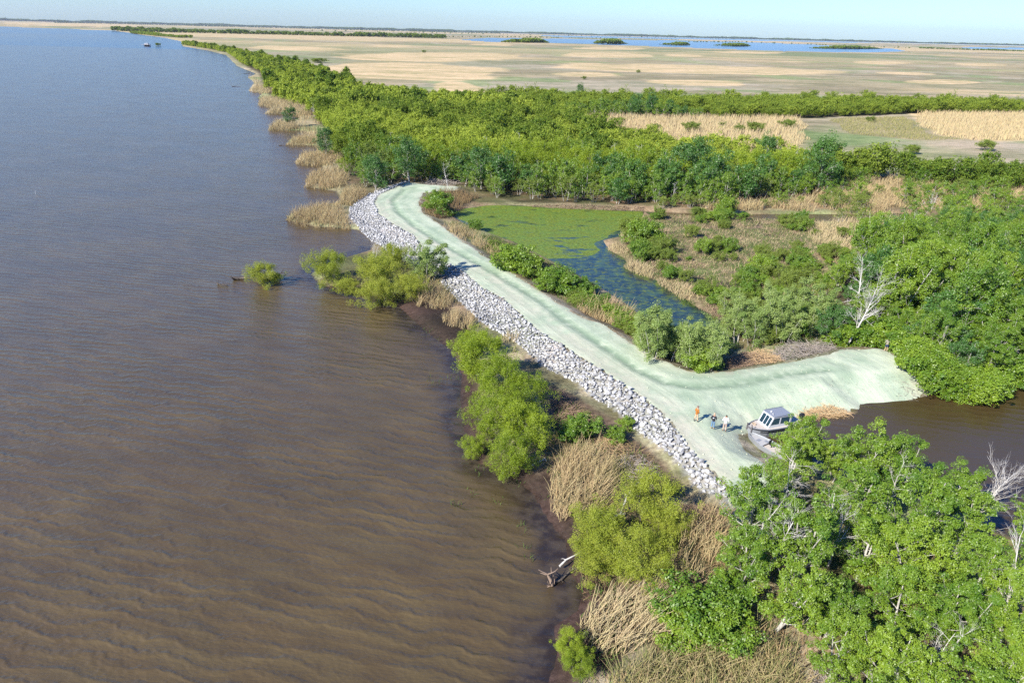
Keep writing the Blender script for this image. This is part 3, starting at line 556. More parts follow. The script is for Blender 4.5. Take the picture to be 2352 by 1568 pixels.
# ------------------------------------------------------------------ individually traced plants
def many(key, n, name, lst, group, cat):
    for i, (u, v, r_, lb) in enumerate(lst): place_px('%s%d' % (key, i % n), name, lb, cat, u, v, r_*(.86 if cat == 'willow tree' else 1), group, zr=1.12 if cat == 'willow tree' else None)
many('willow', 4, 'willow_tree', [(1105, 818, 68, 'bright green willow at the upper left of the big clump in the river edge'), (1150, 868, 66, 'bright green willow in the middle of the big clump by the rocks'), (1210, 905, 58, 'green willow of the big clump touching the rock slope'),
    (1135, 945, 62, 'willow on the water side of the big bright clump'), (1200, 975, 66, 'willow at the lower right of the big bright clump'), (1170, 1030, 58, 'lowest willow of the big bright clump over the mud'), (1085, 1010, 32, 'small willow shoot on the river side of the big clump'), (1090, 780, 40, 'topmost willow of the big bright clump beside the rocks')], 'willows of the big clump by the rocks', 'willow tree')
many('yellow', 2, 'willow_tree', [(1500, 1140, 74, 'yellow-green willow below the end of the rock slope'), (1385, 1215, 70, 'yellow willow closest to the water above the driftwood stump'), (1470, 1275, 74, 'yellow-green willow with reeds poking through, above the bottom reeds'), (1365, 1270, 50, 'small grey-green willow hanging over the dark mud'),
    (1530, 1205, 45, 'yellow-green willow beside the dry brush at the rock end')], 'yellow willows below the rocks', 'willow tree')
many('yellow', 2, 'willow_tree', [(754, 606, 46, 'round yellow-green willow at the river end of the spit'), (872, 618, 50, 'tallest yellow willow in the middle of the spit'), (905, 585, 34, 'olive willow on the spit next to the rocks'), (795, 648, 26, 'low golden willow at the lower edge of the spit'), (865, 660, 42, 'willow with bare grey stems at the mud edge of the spit'),
    (940, 655, 36, 'yellow-green shrub between the spit willows and the tan reeds'), (602, 617, 34, 'round yellow willow growing from the drifting log in the river'), (632, 625, 14, 'small green sprig beside the round willow on the log')], 'willows of the spit', 'willow tree')
place_px('willow1', 'willow_tree', 'small bright willow alone at the water edge beside the bottom reeds', 'willow tree', 1312, 1470, 36); place_px('willow2', 'willow_tree', 'lower tuft of the small willow at the bottom water edge', 'willow tree', 1330, 1520, 34)
many('sapling', 3, 'sapling', [(985, 585, 24, 'tall thin pale-stemmed sapling casting a shadow over the road'), (965, 600, 20, 'shorter sapling left of the one shading the road'), (1003, 600, 16, 'thin sapling at the rock edge right of the spit')], 'saplings of the spit', 'sapling')
rs = random.Random(9)
LB = 'large leafy tree with pale trunk in the grove between the lower road and the canal'
big = [(1755, 1165, 80), (1846, 1012, 56), (1812, 1078, 64), (1985, 1040, 68), (1950, 1140, 82), (2070, 1075, 66), (2080, 1170, 84), (2175, 1110, 66), (2215, 1195, 72), (1845, 1220, 86), (1990, 1250, 86), (2120, 1280, 84), (2230, 1300, 72), (1720, 1270, 72), (1800, 1340, 82), (1905, 1380, 74),
       (2080, 1390, 86), (2200, 1410, 80), (2320, 1290, 70), (2340, 1400, 74), (1935, 1490, 74), (2050, 1510, 82), (2170, 1530, 84), (2300, 1530, 84), (2390, 1480, 80), (1925, 1045, 48), (2000, 1600, 80), (2380, 1180, 50), (2250, 1620, 90)]
sp = {4: 'tree with the highest crown in the grove, right of the boats', 0: 'tree at the left corner of the grove, spreading over the rock end', 1: 'tree whose crown overhangs the two boats', 18: 'yellowish tree at the right frame edge over the canal'}
for i, (u, v, r_) in enumerate(big): place_px('broad%d' % (i*7 % 4), 'broadleaf_tree', sp.get(i, LB), 'tree', u, v, r_*.86, zr=rs.uniform(1.0, 1.4), group=None if i in sp else 'trees of the grove beside the canal')
many('shrub', 3, 'shrub', [(1610, 1395, 70, 'dark green leafy shrub in front of the bottom grove'), (1555, 1430, 56, 'dark green shrub between the bottom reeds and the grove'), (1670, 1370, 50, 'leafy shrub leaning against the grove behind the reeds'), (1640, 1450, 60, 'lowest of the dark leafy shrubs among the bottom reeds'), (1195, 588, 44, 'round green shrub on the road bank above the pond'), (1215, 615, 30, 'small green shrub below the round one on the road bank'),
    (1290, 640, 36, 'spreading green shrub on the bank above the channel'), (1250, 655, 26, 'low shrub beside the road on the channel bank'), (1340, 655, 24, 'green shrub just above the bank reeds'), (1602, 828, 34, 'dense green shrub at the foot of the thin saplings'), (1410, 1000, 22, 'green shrub on the dark bank below the rocks'), (1440, 970, 16, 'little green plant at the foot of the rocks'), (1330, 985, 36, 'grey-green shrub between big willows and tan reeds'),
    (995, 455, 24, 'twiggy bush at the bend of the road'), (1010, 470, 26, 'brown-green bush filling the inside of the road bend'), (1090, 515, 14, 'small green bush at the near corner of the pond'), (1690, 1430, 40, 'shrub under the left side of the bottom grove'), (1380, 690, 20, 'shrub among the bank reeds beside the road')], 'shrubs', 'shrub')
for i in range(26):
    u = rs.uniform(1475, 1640); v = 760+(u-1475)*.18+rs.uniform(-22, 22); place_px('sapling%d' % rs.randrange(3), 'sapling', 'thin pale-stemmed sapling in the row between the road and the channel end', 'sapling', u, v, rs.uniform(17, 25), 'saplings along the road by the channel end')
for i in range(22):
    u = rs.uniform(1670, 1905); v = 712+rs.uniform(-40, 30)-(u-1660)*.05; place_px(('sapling%d' % rs.randrange(3)) if i % 4 else 'molive%d' % rs.randrange(2), 'sapling', 'slender olive sapling standing behind the brush heap of the pad', 'sapling', u, v, rs.uniform(17, 26), 'saplings behind the brush heap')
_b0, _b1 = ISLE.min(0), ISLE.max(0); PI_ = np.random.default_rng(12).uniform(_b0, _b1, (1500, 2)); PI_ = PI_[sdf(PI_, ISLE) > .6][:380]; fI = fbm(PI_[:, 0]*1.4, PI_[:, 1]*.7, 8, 33); uI, vI = project(PI_[:, 0], PI_[:, 1], 0*PI_[:, 0]+1)
for (x_, y_), f_, uu_, vv_ in zip(PI_, fI, uI, vI):
    big_ = (vv_ < 565); dens = .53 if big_ else .5
    if vv_ > 700 or uu_ > 1850: dens = .45
    if big_ and uu_ > 1740: dens = .62
    if f_ < dens or rs.random() < .15: continue
    _s = (rs.uniform(.8, 1.4) if f_ > .64 and uu_ < 1760 else rs.uniform(.4, .8)) if big_ else rs.uniform(.3, .85)
    place('%s%d' % (('shrub', rs.randrange(3)) if rs.random() < .45 else ('olive', rs.randrange(2))), 'shrub', 'green shrub on the brown marshy island between the pond and the wood', 'shrub', x_, y_, _s, sz=_s*rs.uniform(1.1, 1.7), group='shrubs of the marshy island')
PB = np.array([at(rs.uniform(1900, 2352), rs.uniform(405, 520))[:2] for _ in range(110)])
for x_, y_ in PB:
    if zat(x_, y_) < .1: continue
    place('%s%d' % (('mbroad', rs.randrange(4)) if rs.random() < .4 else ('molive', rs.randrange(2))), 'leafy_tree', 'scattered green tree among the reeds right of the brown channel', 'tree', x_, y_, rs.uniform(.35, .72), group='scattered trees among the reeds')
FR = W([(1120, 572), (1165, 600), (1215, 630), (1269, 668), (1328, 700), (1401, 735), (1445, 765), (1500, 800)], .5)
for i in range(64):
    t_ = rs.uniform(0, len(FR)-1.001); k_ = int(t_); q_ = FR[k_]*(1-t_+k_)+FR[k_+1]*(t_-k_)
    s_ = rs.uniform(.4, .8); place('%s%d' % (('shrub', rs.randrange(3)) if rs.random() < .5 else ('olive', rs.randrange(2))), 'shrub', 'small green shrub in the fringe between the road and the channel', 'shrub', q_[0]+rs.uniform(.2, 1.6), q_[1]+rs.uniform(0, .8), s_, group='shrub fringe of the road bank')
PBK = np.array([at(rs.uniform(1500, 2000), rs.uniform(470, 484))[:2] for _ in range(28)])
for x_, y_ in PBK:
    if zat(x_, y_) < .05: continue
    place('%s%d' % (('molive', rs.randrange(2)) if rs.random() < .6 else ('mbroad', rs.randrange(4))), 'shrub', 'twiggy olive shrub on the reed bank behind the brown channel', 'shrub', x_, y_, rs.uniform(.3, .55), group='twiggy shrubs behind the brown channel')
for u, v, r_, lb in [(939, 365, 34, 'tall dark green tree directly behind the top end of the road'), (858, 388, 28, 'dark green tree at the river corner above the road end'), (1108, 375, 32, 'dark tree with a bright face at the pond corner of the thicket'), (1605, 360, 38, 'broad dark green tree in the front row behind the channel'), (1888, 365, 42, 'biggest glossy dark tree at the right of the front row'),
        (1765, 345, 28, 'dark tree with bare tips left of the big glossy one'), (665, 262, 15, 'small dark tree on the reed spit up the shore'), (745, 318, 22, 'round dark tree on the shore above the reed points'), (1333, 205, 10, 'small dark crown rising above the tree strip')]:
    place_px('dark%d' % (u % 3), 'broadleaf_tree', lb, 'tree', u, v, r_, None, zr=1.15)

# ------------------------------------------------------------------ dead trees
def snag(label, u, v, Hh, R, lean, seed, stems=1, z0=None, base=None, dense=9, group=None, name='dead_tree', mat=None, rise=1.0, wob=.1):
    rng = np.random.default_rng(seed); T = []; L = []; lean = np.array(lean, float)
    for s in range(stems):
        tp = bend(rng, (rng.normal()*.2*(stems > 1), rng.normal()*.2*(stems > 1), -.4), lean+rng.normal(size=3)*.12*(stems > 1), Hh, 9, .05, 0); r0 = .02+Hh*.013; T.append(tube(tp, np.linspace(r0, r0*.15, 9), 7))
        for i in range(dense):
            f = .3+.7*(i+rng.uniform())/dense; k = min(7.99, f*8); p0 = tp[int(k)]*(1-k % 1)+tp[int(k)+1]*(k % 1); d = tp[-1]-tp[0]; d /= np.linalg.norm(d)
            dd = d*rise+rng.normal(size=3)*.75; lp = bend(rng, p0, dd, R*rng.uniform(.5, 1.1)*(1.15-f*.5), 6, wob, .02); rr_ = r0*(1-f*.75)*.5; L.append(tube(lp, np.linspace(rr_, rr_*.2, 6), 5))
            for j in range(5):
                q0 = lp[1+int(rng.integers(0, 4))]; sp_ = bend(rng, q0, dd+rng.normal(size=3)*.6, R*rng.uniform(.25, .5), 4, wob*1.2, 0); L.append(tube(sp_, np.linspace(rr_*.45, rr_*.12, 4), 4))
                for _ in range(2): L.append(tube(bend(rng, sp_[2], dd+rng.normal(size=3)*.8, R*.2, 3, .1, 0), np.array([rr_*.2, rr_*.14, rr_*.08]), 3) if False else tube(bend(rng, sp_[2], dd+rng.normal(size=3)*.8, R*.2, 3, .1, 0), np.array([rr_*.22, rr_*.16, rr_*.1]), 4))
    p_ = at(u, v, z0 if z0 is not None else .5) if base is None else base; zz = zat(p_[0], p_[1]) if z0 is None else z0
    r = empty(name, (p_[0], p_[1], max(zz, -.3))); tag(r, label, 'dead tree', group); v1_, q1_ = cat(T); mobj('trunk', np_mesh('snag_trunk', v1_, q1_, mat or M_DEAD, None, True), r); v2_, q2_ = cat(L); mobj('branches', np_mesh('snag_branches', v2_, q2_, mat or M_DEAD, None, True), r); return r
snag('bleached dead tree leaning right over the pad, bushy fan of bare twigs', 1937, 800, 9.5, 3.3, (.5, .12, 1), 3, dense=24, rise=1.1)
snag('tall bare dead tree standing behind the leaning one', 1962, 740, 9.5, 2.1, (.03, .1, 1), 4, dense=18)
snag('dead tree at the foot of the wood beside the standing man', 2052, 790, 5, 1.6, (.5, .1, 1), 5, dense=6)
snag('bare fan of white branches reaching over the canal at the grove edge', 2215, 1205, 6.5, 3.6, (.85, .5, .5), 6, dense=22, z0=1.2, rise=1.3)
snag('small bare branch fan under the white one over the canal', 2190, 1240, 4.5, 2.2, (.8, .3, .45), 7, dense=8, z0=1.0, rise=1.3)
for i, (u, v, hh, ln_) in enumerate([(1745, 1330, 6.5, .15), (1905, 1300, 6, -.1), (2110, 1580, 5, .3)]):
    snag('thick pale trunk forking among the leaves of the grove', u, v, hh, hh*.4, (ln_, .1, 1), 240+i, dense=8, stems=2, group='pale trunks of the grove')
for i, (u, v, hh, lb) in enumerate([(1030, 445, 6.5, 'thin bare tree behind the road end'), (2030, 590, 6, 'bare pale tree at the upper edge of the wood'), (2090, 560, 6.5, 'bare grey tree beside the wood near the tan reeds'), (2180, 620, 7, 'white dead stems rising out of the wood'), (2280, 640, 7.5, 'crooked white dead tree in the middle of the wood'), (2120, 690, 7.5, 'white dead trunk among dark crowns of the wood'),
        (2240, 760, 8, 'dead tree poking through the lower wood'), (2100, 640, 6.5, 'forked dead stem in the upper wood'), (1545, 465, 5, 'pale broken trunk behind the pond bank'), (722, 268, 6, 'white leafless tree among shore reeds'), (735, 330, 5, 'slim white stems on the shore point'), (2140, 480, 4, 'bare grey bush by the brown channel'), (1925, 505, 3.4, 'twiggy grey dead bush on the brown channel bank'), (860, 600, 4, 'grey leafless shrub behind the spit willows'), (2040, 1180, 6, 'bare white stems in the middle of the grove'), (1710, 1300, 6, 'bare white stems at the left edge of the grove'), (2300, 1420, 7, 'white forked trunk at the right of the grove'), (1780, 1230, 7, 'white forked trunk in the left part of the grove')]):
    snag(lb, u, v, hh, hh*.32, (rs.uniform(-.15, .25), 0, 1), 40+i, dense=9, stems=2 if hh < 5 else 1)

rg_ = np.random.default_rng(17)
for i in range(34):
    u, v = rg_.uniform(880, 2300), rg_.uniform(300, 455)
    q_ = at(u, v, .5)
    if sdf(np.array([q_[:2]]), WOOD1)[0] < 1: continue
    snag('bare pale stem poking out of the green thicket behind the pond', u, v, rg_.uniform(6, 9.5), 1.7, (rg_.uniform(-.2, .3), 0, 1), 140+i, dense=6, group='bare stems in the thicket')
# ------------------------------------------------------------------ reeds and grass
def bladesmat(name, a, b, rough=.8):
    m = N(name); gm = m.ramp(m.math('ADD', m.math('MULTIPLY', m.attr('v').outputs['Fac'], .5), m.math('MULTIPLY', m.noise(.45, 3, .6, m.pos()), .9)), .62, .82); f = m.math('ADD', m.math('MULTIPLY', m.attr('v').outputs['Fac'], .75), m.math('MULTIPLY', m.noise(.6, 3, .6, m.pos()), .3)); c = m.mix(m.ramp(f, .1, .95, 'LINEAR'), a, b); c = m.mix(m.math('MULTIPLY', gm, .28), c, (.16, .21, .05))
    d = m.n('BsdfDiffuse', {0: c, 1: .6}).outputs[0]; t = m.n('BsdfTranslucent', {0: c}).outputs[0]; return m.done(m.n('MixShader', {0: .25, 1: d, 2: t}).outputs[0])
M_REED = bladesmat('dry_reed', (.34, .235, .12), (.72, .57, .33)); M_REEDP = bladesmat('pale_reed', (.42, .32, .18), (.74, .60, .36)); M_STRAW = bladesmat('brown_straw', (.20, .125, .065), (.50, .35, .20)); M_GRASS = bladesmat('green_grass', (.05, .10, .02), (.16, .24, .06)); M_MIXR = bladesmat('mixed_reed', (.16, .19, .06), (.52, .42, .20)); M_PINK = bladesmat('reddish_straw', (.26, .16, .11), (.50, .37, .27))
def blades(P, z, hgt, wid, rng, lean=.18, ldir=(.5, .35), flop=.34, seg=2):
    n = len(P); a = rng.uniform(0, 6.28, n); H_ = hgt*rng.uniform(.35, 1.15, n)*(1 if np.max(hgt) < 1.5 else .82+.36*vnoise(P[:, 0], P[:, 1], 1.1, 9)); b0 = np.stack([P[:, 0], P[:, 1], z], -1)
    l_ = np.stack([ldir[0]*lean+rng.normal(size=n)*flop, ldir[1]*lean+rng.normal(size=n)*flop], -1); sd = np.stack([np.cos(a), np.sin(a), 0*a], -1)*(wid*.5)
    V = []
    for i in range(seg+1):
        f = i/seg; c = b0+np.stack([l_[:, 0]*H_*(f+f*f)*.5, l_[:, 1]*H_*(f+f*f)*.5, H_*f*(1-.12*f)], -1); wf = (1-.55*f) if i < seg else .3; V += [c-sd*wf, c+sd*wf]
    V = np.stack(V, 1).reshape(-1, 3); k = 2*(seg+1); o = (np.arange(n)*k)[:, None]
    Q_ = np.concatenate([o+np.array([[2*i, 2*i+1, 2*i+3, 2*i+2]]) for i in range(seg)], 1).reshape(-1, 4); v = np.repeat(rng.uniform(0, 1, n), k); return V, Q_, v
def scatter(poly, n, rng, clump=None, ej=0):
    b0, b1 = poly.min(0), poly.max(0); P = rng.uniform(b0, b1, (int(n*3)+50, 2)); P = P[sdf(P, poly)+.8*(vnoise(P[:, 0], P[:, 1], 1.5, 2)-.5)+ej*(fbm(P[:, 0], P[:, 1], max(ej, 1)*1.2, 7)-.62) > 0]
    if clump: P = P[vnoise(P[:, 0], P[:, 1], clump, 6) > .38+rng.uniform(-.15, .15, len(P))]
    return P[:int(n)]
def area(p): a, b = p, np.roll(p, -1, 0); return abs((a[:, 0]*b[:, 1]-a[:, 1]*b[:, 0]).sum())/2
def reeds(outline, hgt, dens, wid, mat, label, seed, thing=True, clump=None, name=None, ejit=0, **kw):
    rng = np.random.default_rng(seed); poly = W(outline, .3) if not isinstance(outline, np.ndarray) else outline; P = scatter(poly, area(poly)*dens*(.75 if thing and hgt > 1.5 else 1), rng, clump or (1.0 if thing and hgt > 1.5 else None), ejit)
    if len(P) < 3: return
    z_ = zs(P); k = (z_ > -.35); P, z_ = P[k], np.maximum(z_[k], -.15); dw = kw.pop('keeplow', None)
    if hgt > 1.2:
        e = sdf(P, poly); 
    e = sdf(P, poly); V, Q_, v = blades(P, z_, hgt*(.5+.5*np.clip(e/(1.0 if thing else .1), 0, 1)), wid, rng, **kw); ob = mobj(name or ('reed_clump' if thing else 'reeds'), np_mesh('reeds', V, Q_, mat, {'v': v}))
    return tag(ob, label, 'reeds', None, 'thing' if thing else 'stuff')
reeds([(655, 506), (672, 492), (735, 480), (775, 470), (795, 500), (805, 524), (760, 524), (700, 519)], 2.4, 22, .07, M_REED, 'tan reed clump on the spit left of the rock bend', 1)
reeds([(780, 470), (785, 445), (835, 440), (845, 452), (810, 475)], 2.6, 22, .07, M_REED, 'tan reeds between the road bend and the shore', 2)
reeds([(700, 429), (705, 410), (740, 400), (790, 402), (800, 430), (750, 434)], 2.5, 16, .08, M_REED, 'tan reed point above the reed spit, with a green bush behind', 3)
reeds([(675, 376), (700, 358), (780, 352), (790, 378), (720, 381)], 2.2, 12, .09, M_REED, 'tan reed point third up the shore from the road', 4)
reeds([(655, 334), (680, 320), (730, 318), (745, 334)], 2.4, 12, .09, M_REED, 'narrow reed point in front of the round dark tree', 5)
reeds([(613, 299), (635, 285), (670, 284), (690, 297), (650, 301)], 3., 12, .10, M_REEDP, 'pale reed island with driftwood at its tip', 6)
reeds([(605, 263), (640, 250), (730, 252), (740, 266), (660, 268)], 3., 8, .12, M_REEDP, 'long pale reed bank farther up the shore', 7)
reeds([(590, 243), (600, 226), (640, 232), (700, 246), (640, 248)], 3., 7, .13, M_REEDP, 'pale reed hummock below the far belt of willows', 8)
reeds([(570, 210), (590, 200), (640, 212), (610, 216)], 3., 5, .15, M_REEDP, 'small far reed fringe in front of the willows', 9)
reeds([(545, 154), (560, 165), (600, 190), (590, 205), (575, 180), (540, 158)], 3., 4, .18, M_REEDP, 'far reed fringe along the curving shore', 10)
reeds([(930, 700), (950, 672), (1000, 660), (1035, 690), (1040, 712), (990, 712)], 2.5, 30, .06, M_REED, 'orange-tan reed clump on the mud between spit and rocks', 11, clump=.8)
reeds([(1015, 742), (1035, 722), (1085, 732), (1105, 750), (1085, 760), (1040, 756)], 2.2, 34, .055, M_REED, 'tan reed clump at the foot of the rocks above the big willows', 12)
reeds([(1150, 775), (1185, 770), (1210, 800), (1180, 810)], 1.8, 26, .055, M_REEDP, 'pale reeds between the rocks and the big willow clump', 13)
reeds([(1265, 1170), (1262, 1080), (1300, 1040), (1380, 1050), (1410, 1080), (1400, 1170), (1340, 1200), (1290, 1198)], 2.5, 55, .05, M_REED, 'large golden reed clump at the water edge below the big willows', 14, lean=.35)
reeds([(1300, 1195), (1400, 1175), (1440, 1120), (1460, 1060), (1400, 1060), (1330, 1150)], 1.4, 40, .05, M_MIXR, 'mixed green and tan reeds beside the golden clump', 15, clump=.9)
reeds([(1330, 1440), (1345, 1400), (1420, 1380), (1500, 1380), (1560, 1400), (1530, 1480), (1440, 1510), (1360, 1500)], 2.6, 44, .055, M_REEDP, 'pale reed clump at the bottom shore beside the small bright willow', 16, lean=.5, ldir=(.9, .3))
reeds([(1530, 1330), (1550, 1220), (1620, 1180), (1680, 1210), (1650, 1300), (1600, 1380), (1540, 1400)], 2.3, 42, .05, M_REED, 'tan reeds between the yellow willows and the grove', 17, lean=.3)
reeds([(1400, 1640), (1400, 1560), (1500, 1520), (1640, 1470), (1740, 1460), (1840, 1560), (1860, 1680), (1500, 1700)], 1.9, 34, .05, M_MIXR, 'tangled tan and green reeds along the bottom of the picture', 18, thing=False, flop=.45)
reeds([(1400, 1640), (1400, 1560), (1500, 1520), (1640, 1470), (1740, 1460), (1840, 1560), (1860, 1680), (1500, 1700)], 1.7, 26, .05, M_REED, 'dry reed stalks tangled along the bottom of the picture', 19, thing=False, flop=.5)
reeds([(1020, 530), (1060, 532), (1120, 565), (1165, 592), (1150, 600), (1090, 575), (1030, 548)], 2.3, 26, .07, M_REED, 'tan reeds between the road and the pond corner', 20, clump=1.2)
reeds([(1325, 715), (1345, 705), (1410, 712), (1450, 740), (1465, 765), (1430, 765), (1370, 740)], 2.6, 40, .06, M_REED, 'golden reed clump between the road and the channel', 21, lean=.4)
reeds([(975, 505), (975, 470), (1000, 452), (1060, 450), (1100, 455), (1060, 478), (1040, 495), (1010, 508)], 2.0, 20, .07, M_STRAW, 'brown-tan reeds inside the road bend', 22, clump=1.4)
reeds([(1220, 470), (1300, 472), (1480, 478), (1480, 484), (1380, 482), (1300, 478), (1220, 474)], .55, 30, .10, M_PINK, 'flattened pinkish reed mat along the back of the pond', 23, thing=False, flop=1.4)
reeds([(1600, 485), (1640, 478), (1740, 470), (1850, 462), (1960, 468), (2100, 470), (2130, 488), (1900, 488), (1760, 486)], 2.2, 9, .10, M_REED, 'tan reeds on the bank behind the brown channel', 24, thing=False, clump=3)
reeds([(1850, 465), (1900, 420), (2352, 410), (2352, 470), (2200, 500), (2100, 480)], 2.4, 5, .12, M_REED, 'tan reeds among the scattered trees on the right', 25, thing=False, clump=4)
reeds([(1850, 545), (1880, 515), (2000, 505), (2130, 508), (2060, 545), (1960, 575), (1920, 600)], 1.8, 12, .08, M_REEDP, 'pale reeds on the far side of the marshy island', 26, thing=False, clump=2)
for i, pl in enumerate([[(1395, 572), (1410, 560), (1445, 575), (1440, 585)], [(1420, 538), (1440, 528), (1480, 530), (1450, 545)], [(1432, 612), (1450, 600), (1500, 620), (1505, 640), (1460, 628)], [(1490, 660), (1510, 645), (1590, 665), (1592, 690), (1540, 680)]]):
    reeds(pl, 1.5, 26, .07, M_REEDP, ['pale reed tuft at the narrows of the pond', 'pale reed tuft at the pond corner of the island', 'straw-coloured reed fringe along the channel', 'green-based reed fringe on the lower channel bank'][i], 30+i, flop=.35)
reeds([(1490, 672), (1530, 672), (1595, 690), (1600, 702), (1540, 692)], .9, 30, .06, M_GRASS, 'bright green sedge in the lower channel edge', 36)
reeds([(1600, 705), (1640, 700), (1720, 740), (1700, 770), (1655, 735)], .8, 26, .06, M_PINK, 'reddish low stems on the island rim', 37, thing=False, flop=.5)
rngR = np.random.default_rng(8)
reeds(ISLE, .45, 6, .07, M_PINK, 'flattened brown straw covering the marshy island', 38, thing=False, flop=1.2, clump=2.2)
reeds(ISLE, .55, 7, .06, M_GRASS, 'green tufts over the marshy island', 48, thing=False, flop=.5, name='grass', clump=2.0)
reeds(CLEARO, 1.0, 2.2, .16, M_MIXR, 'olive marsh grass between the two tan reed fields', 49, thing=False, flop=.3, ejit=10)
reeds(ISLE, .6, 4, .07, M_REEDP, 'pale dead grass tufts on the marshy island', 39, thing=False, flop=.7, clump=1.6)
reeds(CLEAR1, 2.5, 1.7, .22, M_REEDP, 'tall tan reed field in the clearing behind the thicket', 40, thing=False, flop=.1, ejit=14)
reeds(CLEAR2, 2.6, 1.5, .24, M_REEDP, 'bright tan reed field at the right edge', 41, thing=False, flop=.1, ejit=14)
# reeds and grass along the banks and under the trees
BANK = W([(1020, 512), (1112, 575), (1186, 625), (1269, 682), (1328, 716), (1401, 745), (1445, 778), (1512, 815), (1581, 848), (1669, 852), (1786, 828), (1859, 818), (1932, 800), (1900, 770), (1740, 790), (1660, 790), (1560, 765), (1490, 745), (1450, 715), (1400, 690), (1345, 655), (1290, 620), (1200, 570), (1110, 535), (1060, 512)], .4)
reeds(BANK, .7, 40, .06, M_GRASS, 'green undergrowth along the right bank of the road', 50, thing=False, flop=.4, name='grass', clump=1.1)
reeds(BANK, .7, 14, .05, M_STRAW, 'dry straw along the right bank of the road', 51, thing=False, flop=.5, clump=1.5)
LOWB = W([(1245, 1075), (1240, 1000), (1290, 930), (1330, 930), (1400, 985), (1470, 1030), (1520, 1075), (1600, 1160), (1660, 1190), (1760, 1160), (1900, 1140), (2352, 1380), (2400, 1640), (1330, 1640), (1330, 1420), (1330, 1200)], .4)
reeds(LOWB, .6, 10, .06, M_GRASS, 'green grass and weeds on the lower shore', 52, thing=False, flop=.5, name='grass', clump=1.3)
reeds(LOWB, .5, 12, .05, M_STRAW, 'brown reed litter on the lower shore', 53, thing=False, flop=1.2, clump=1.7)
SPIT = W([(740, 640), (800, 640), (900, 590), (960, 612), (1015, 640), (1060, 697), (1000, 690), (930, 690), (860, 680)], .3)
reeds(SPIT, .8, 18, .05, M_MIXR, 'mixed grass under the willows of the spit', 54, thing=False, flop=.4, clump=1.4)
SHORE = W([(700, 429), (780, 440), (820, 442), (790, 380), (765, 330), (740, 285), (690, 250), (625, 228), (604, 243), (690, 272), (660, 318), (725, 335), (690, 355), (675, 376), (740, 382)], .3)
reeds(SHORE, 2.1, 4, .15, M_REED, 'thin tan reeds along the wooded shore', 55, thing=False, flop=.25, clump=5)
# water weeds in the shallows
for i, (u, v) in enumerate([(975, 757), (990, 765), (1005, 780), (1040, 870), (1002, 882), (1075, 945), (1080, 975), (1100, 1085), (1143, 1150), (1085, 1130), (1200, 1213), (1213, 1258), (1262, 1090), (1268, 1105), (1248, 1150), (1190, 1112), (985, 870), (1048, 1160), (1215, 1280)]):
    p_ = at(u, v); rg = np.random.default_rng(200+i); P = np.array(p_[:2])+rg.normal(size=(10, 2))*.3; V, Q_, v_ = blades(P, np.zeros(10)-.05, rg.uniform(.35, .8), .05, rg, flop=.35)
    tag(mobj('water_weed', np_mesh('water_weed', V, Q_, M_GRASS, {'v': v_})), 'small green weed tuft sticking out of the river shallows', 'water weed', 'weed tufts in the shallows')
# ------------------------------------------------------------------ rocks of the levee slope
m = N('limestone_rock'); r = m.n('ObjectInfo').outputs['Random']; vr = m.attr('v').outputs['Fac']; nn_ = m.noise(2.5, 6, .65, m.pos()); f = m.math('ADD', m.math('MULTIPLY', m.math('FRACT', m.math('ADD', r, vr)), .8), m.math('MULTIPLY', nn_, .4))
c = m.mix(m.ramp(f, .15, .95, 'LINEAR'), (.19, .19, .185), (.54, .53, .51)); c = m.mix(m.ramp(m.noise(9, 3, .6, m.pos()), .62, .75), c, (.24, .235, .23))
M_ROCK = m.done(m.bsdf(c, .9, bump=nn_, bstr=.6, bdist=.05, spec=.15))
RP = []
for i in range(10):
    rg = np.random.default_rng(300+i); bm = bmesh.new(); d = rg.normal(size=(13, 3)); d /= np.linalg.norm(d, axis=1)[:, None]; d *= rg.uniform(.8, 1.05, (13, 1))*np.array([1, rg.uniform(.65, .95), rg.uniform(.5, .8)])
    for q in d: bm.verts.new(q)
    bmesh.ops.convex_hull(bm, input=bm.verts[:]); bmesh.ops.triangulate(bm, faces=bm.faces[:]); loose = [v for v in bm.verts if not v.link_faces]; bmesh.ops.delete(bm, geom=loose, context='VERTS')
    bmesh.ops.bevel(bm, geom=bm.edges[:], offset=.07, segments=1, affect='EDGES'); bmesh.ops.triangulate(bm, faces=bm.faces[:])
    me = bpy.data.meshes.new('rock'); bm.to_mesh(me); bm.free(); me.materials.append(M_ROCK); V = np.array([v.co[:] for v in me.vertices]); Q_ = np.array([p.vertices[:] for p in me.polygons])
    at_ = me.attributes.new('v', 'FLOAT', 'POINT'); RP.append((me, V, Q_))
rg = np.random.default_rng(31); ROCKX = ROCK; RB = np.vstack([W([(u-4, v+1) for u, v in ROCKO], .3), W(ROAD_L[:-1][::-1], 1.5)+np.array([.5, .3])])
PR = rnd_in(RB, .43, 44, .38); nlow = len(PR)
PR2 = rnd_in(RB, .52, 45, .45); PR = np.concatenate([PR, PR2]); lay = np.array([0]*nlow+[1]*len(PR2)); dr_ = sdf(PR, ROCKX); k = (dr_ > -.45) & (sdf(PR, ROAD) < .12); PR, lay = PR[k], lay[k]
k = ~((PR[:, 1] < 140) & (sdf(PR, CANAL) > -.3)); PR, lay = PR[k], lay[k]; ZR = zs(PR)
ordr = np.argsort(PR[:, 1]*1.0+np.abs(PR[:, 0]-15)*.3-lay*14); Vs, Qs, vs = [], [], []; o = 0
